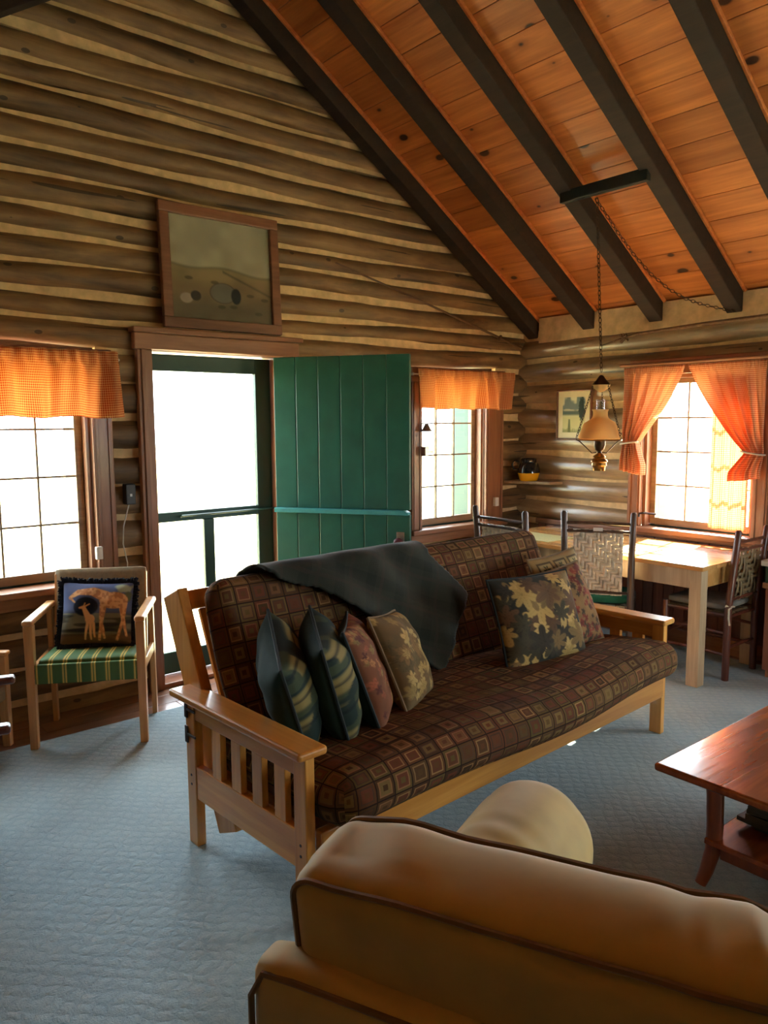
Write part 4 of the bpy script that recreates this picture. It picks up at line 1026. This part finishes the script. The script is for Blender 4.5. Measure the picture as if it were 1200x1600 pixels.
# ------------------------------------------------------------------ dining table and chairs
DT = thing('dining_table', 'honey pine dining table with square legs under the curtained window', 'table', (-.49, -1.235, 0))
tx, ty, tz = .395, .865, .737
for i in range(5):
    w = 2*tx/5; MB().box(-tx+i*w+.0006, -tx+(i+1)*w-.0006, -ty, ty, tz-.026, tz).build('top_board', M['table'], DT, bevel=.002)
for sx in (-1, 1):
    for sy in (-1, 1):
        a, b = sx*(tx-.03), sx*(tx-.105); c, d = sy*(ty-.02), sy*(ty-.095)
        MB().box(min(a, b), max(a, b), min(c, d), max(c, d), .0145, tz-.0265).build('leg', M['tableleg'], DT, bevel=.004)
for sx in (-1, 1): MB().box(sx*(tx-.065)-.012, sx*(tx-.065)+.012, -ty+.096, ty-.096, tz-.145, tz-.0265).build('apron', M['tableleg'], DT, bevel=.002)
for sy in (-1, 1): MB().box(-tx+.106, tx-.106, sy*(ty-.06)-.012, sy*(ty-.06)+.012, tz-.145, tz-.0265).build('apron', M['table'], DT, bevel=.002)
for (x_, y_, a, lb) in ((-.66, -.72, .0, 'sage woven placemat at the chair nearest the corner'), (-.66, -1.42, .06, 'sage woven placemat at the chair with woven bark back')):
    o = MB().box(-.15, .15, -.21, .21, 0, .004).build('placemat', M['mat'], bevel=.001); o.location = (x_, y_, .7375); o.rotation_euler = (0, 0, a); tag(o, lb, 'placemat', 'placemats on the dining table')
def weave(w, h, nx, nz, mat, name, parent, Mx, thick=.004, open_=False):
    mb = MB(); sw = w/nx*(.94 if not open_ else .62); shh = h/nz*(.94 if not open_ else .62)
    for i in range(nx):
        x = -w/2+w*(i+.5)/nx; pts = []
        for j in range(nz+1):
            for q in (0,):
                z = h*j/nz; s = 1 if ((i+j) % 4) < 2 else -1
                pts.append((x, s*thick, z))
        vs = []; 
        for p in pts: vs += [(p[0]-sw/2, p[1], p[2]), (p[0], p[1]-thick*.5*1, p[2]), (p[0]+sw/2, p[1], p[2])]
        fs = []
        for j in range(len(pts)-1): a = j*3; fs += [(a, a+1, a+4, a+3), (a+1, a+2, a+5, a+4)]
        mb.add(vs, fs)
    for j in range(nz):
        z = h*(j+.5)/nz; vs = []; cnt = nx+1
        for i in range(cnt):
            x = -w/2+w*i/nx; s = -1 if ((i+j) % 4) < 2 else 1
            vs += [(x, s*thick, z-shh/2), (x, s*thick-thick*.5, z), (x, s*thick, z+shh/2)]
        fs = []
        for i in range(cnt-1): a = i*3; fs += [(a, a+1, a+4, a+3), (a+1, a+2, a+5, a+4)]
        mb.add(vs, fs)
    o = mb.build(name, mat, parent, smooth=.8, M=Mx); o.modifiers.new('thickness', 'SOLIDIFY').thickness = .003; return o
def rustic_chair(name, label, loc, rot, w, H, wood_m, weave_m, cush_m, open_, lean=.05, group='rustic chairs around the dining table', tagp=False):
    r = thing(name, label, 'chair', loc, rot, group)         # local: faces +y
    d = .40; sh = .44
    def bp(z): return -d/2-lean*max(0, (z-sh)/(H-sh))
    for sx in (-1, 1):
        pts = [(sx*w/2, -d/2, .014), (sx*w/2, -d/2, sh), (sx*w/2, bp((sh+H)/2), (sh+H)/2), (sx*w/2*1.03, bp(H), H-.012), (sx*w/2*1.03, bp(H), H)]
        MB().tube(pts, [.021, .0225, .0215, .0195, .011], 10).build('back_post', wood_m, r, smooth=True)
        MB().tube([(sx*(w/2+.01), d/2, .014), (sx*(w/2+.01), d/2, sh-.02), (sx*(w/2+.01), d/2, sh+.005)], [.021, .0225, .018], 10).build('leg', wood_m, r, smooth=True)
        for z in (.17, .30): MB().tube([(sx*(w/2+.003), -d/2, z), (sx*(w/2+.008), 0, z+.008), (sx*(w/2+.01), d/2, z)], [.009, .012, .009], 8).build('rung', wood_m, r, smooth=True)
    for y_, z in ((d/2, .24), (-d/2, .21), (d/2, .40), (-d/2, .40)): MB().tube([(-w/2, y_, z), (0, y_, z+.005), (w/2, y_, z)], [.009, .012, .009], 8).build('rung', wood_m, r, smooth=True)
    for sx in (-1, 1): MB().tube([(sx*w/2, -d/2, sh-.03), (sx*(w/2+.01), d/2, sh-.03)], .012, 8).build('seat_rail', wood_m, r, smooth=True)
    for z in (H-.075, H-.125, sh+.07): MB().tube([(-w/2, bp(z), z), (0, bp(z)-.012, z+.004), (w/2, bp(z), z)], .0105, 8).build('back_rail', wood_m, r, smooth=True)
    z0, z1 = sh+.055, H-.11
    tilt = math.atan2(bp(z0)-bp(z1), z1-z0)
    weave(w*.74, (z1-z0)/math.cos(tilt), 13 if not open_ else 6, 18 if not open_ else 9, weave_m, 'woven_back', r, Matrix.Translation((0, bp(z0)-.006, z0)) @ Matrix.Rotation(tilt, 4, 'X'), .004, open_)
    weave(w+.0, d-.01, 13, 12, weave_m, 'woven_seat', r, Matrix.Translation((0, d/2-.005, sh-.022)) @ Matrix.Rotation(PI/2, 4, 'X'), .004)
    if cush_m: softbox(w*.92, d*.94, .045, .02, (10, 10, 4), (0, 0, .012)).build('seat_pad', cush_m, r, smooth=2.0, merge=True, M=Matrix.Translation((0, .015, sh+.013)))
    if tagp: MB().box(-.028, .028, bp(H-.105)-.02, bp(H-.105)-.017, H-.12, H-.10).build('paper_tag', M['white'], r)
    return r
def face(p, q):      # rotation so +y points from p to q
    return math.atan2(q[1]-p[1], q[0]-p[0])-PI/2
rustic_chair('rustic_chair', 'woven-back stick chair half hidden behind the futon, nearest the corner', (-1.10, -.985, 0), -PI/2-.05, .43, 1.02, M['hick'], M['weave'], M['greencush'], False)
fx, fy = .85, .53
cB = Vector((-1.02, -1.49, 0))+Vector((fx, fy, 0))*.22
rustic_chair('rustic_chair', 'stick chair with bark-woven back and white tag, green pad on seat', cB, math.atan2(fy, fx)-PI/2, .40, 1.02, M['hick'], M['weave'], M['greencush'], False, tagp=True)
chC = rustic_chair('rustic_chair', 'reddish stick chair with open cane back at the near end of the table', (-.42, -1.915, 0), .0, .35, .93, M['hickred'], M['weavedark'], M['greycush'], True, lean=.045)
MB().tube([(-.175, -.225, .47), (-.195, -.215, .455), (-.205, -.22, .40), (-.20, -.225, .36)], .006, 6).tube([(-.175, -.18, .455), (-.20, -.2, .475), (-.17, -.235, .47), (-.15, -.2, .46)], .006, 6).build('pad_tie', M['weave'], chC, smooth=True)
cabn = thing('low_cabinet', 'low cabinet with pale top at the right edge beyond the cane-back chair', 'cabinet', (-.20, -2.50, 0))
MB().box(-.19, .13, -.30, .30, .70, .735).build('top', M['white'], cabn, bevel=.006)
MB().box(-.17, .12, -.28, .28, .60, .6995).build('drawer', M['greendark'], cabn, bevel=.004)
MB().box(-.18, .125, -.29, .29, .565, .5995).build('shelf', M['trimx'], cabn, bevel=.004)
MB().box(-.165, .115, -.275, .275, .06, .5645).build('body', M['wain1'], cabn, bevel=.004)
MB().box(-.15, .10, -.26, .26, .0145, .0595).build('plinth', M['trimx'], cabn)

# ------------------------------------------------------------------ armchairs by the left window
def armchair(name, label, loc, rot, wood_m, seat_m, back_m, zb=.0005, ov=0):
    r = thing(name, label, 'chair', loc, rot, 'wooden armchairs by the left window')     # faces -y; origin mid floor
    w, d = .51, .40
    for sx in (-1, 1):
        x = sx*w/2
        MB().add([(x-.018, -d/2-.024, .0145), (x+.018, -d/2-.024, .0145), (x+.018, -d/2+.012, .0145), (x-.018, -d/2+.012, .0145), (x-.021, -d/2-.024, .62), (x+.021, -d/2-.024, .62), (x+.021, -d/2+.026, .62), (x-.021, -d/2+.026, .62)],
            [(3,2,1,0), (4,5,6,7), (0,1,5,4), (1,2,6,5), (2,3,7,6), (3,0,4,7)]).build('leg', wood_m, r, bevel=.003)
        MB().bar((x, d/2, zb), (x, d/2-.02, .61), .026, .036, up=(0, 1, 0)).build('leg', wood_m, r, bevel=.003)
        MB().box(x-.025, x+.025, -d/2-.035-ov, d/2+.02, .621, .65).build('armrest', wood_m, r, bevel=.012, segs=3)
        MB().box(x-.010, x+.010, -d/2+.03, d/2-.02, .36, .41).build('side_rail', wood_m, r, bevel=.003)
    MB().box(-w/2+.02, w/2-.02, -d/2-.018, -d/2+.005, .335, .43).build('seat_front', seat_m, r, bevel=.004)
    softbox(w-.06, d+.02, .035, .015, (12, 10, 4), (0, 0, .006)).build('seat', seat_m, r, smooth=2.0, merge=True, M=Matrix.Translation((0, .012, .42)) @ Matrix.Rotation(-.06, 4, 'X'))
    bt = Matrix.Translation((0, d/2-.03, .43)) @ Matrix.Rotation(-.20, 4, 'X')
    softbox(w-.045, .03, .385, .014, (16, 4, 14), (0, .004, 0)).build('backrest', back_m, r, smooth=2.0, merge=True, M=bt @ Matrix.Translation((0, 0, .193)))
    for sx in (-1, 1): MB().box(sx*(w/2-.033)-.011, sx*(w/2-.033)+.011, -.012, .018, -.12, .36).build('back_stile', wood_m, r, bevel=.003, M=bt)
    return r
rot = math.atan2(-.257, .443)
mid = Vector((-3.842, -.577, 0))+Vector((.50, .865, 0))*.19
armchair('striped_armchair', 'beech armchair with green striped seat holding the giraffe cushion', mid, rot, M['beech'], M['stripe'], M['beige'])
fwd = Vector((-.50, -.865, 0)); side = Vector((.865, -.50, 0))
gp = mid+side*.01-fwd*.055+Vector((0, 0, .605))
cushion('giraffe_cushion', 'black-fringed tapestry cushion with giraffe and calf on the striped armchair', (.355, .32), .12, paint_giraffe, place(gp, (fwd.x, fwd.y, .30), (0, 0, 1), .04), M['navy'], 130, M['navy'], None, True)
armchair('plain_armchair', 'beech armchair mostly outside the left edge, one slanted leg showing', (-4.486, -.432, .0145), .9, M['beech'], M['beige'], M['beige']).scale = (1, 1, .74)
armchair('dark_armchair', 'dark mahogany armchair at the left edge, only its arm end showing', (-4.755, -1.44, 0), 1.3, M['mahog'], M['mahog'], M['mahog'], .018, .13)
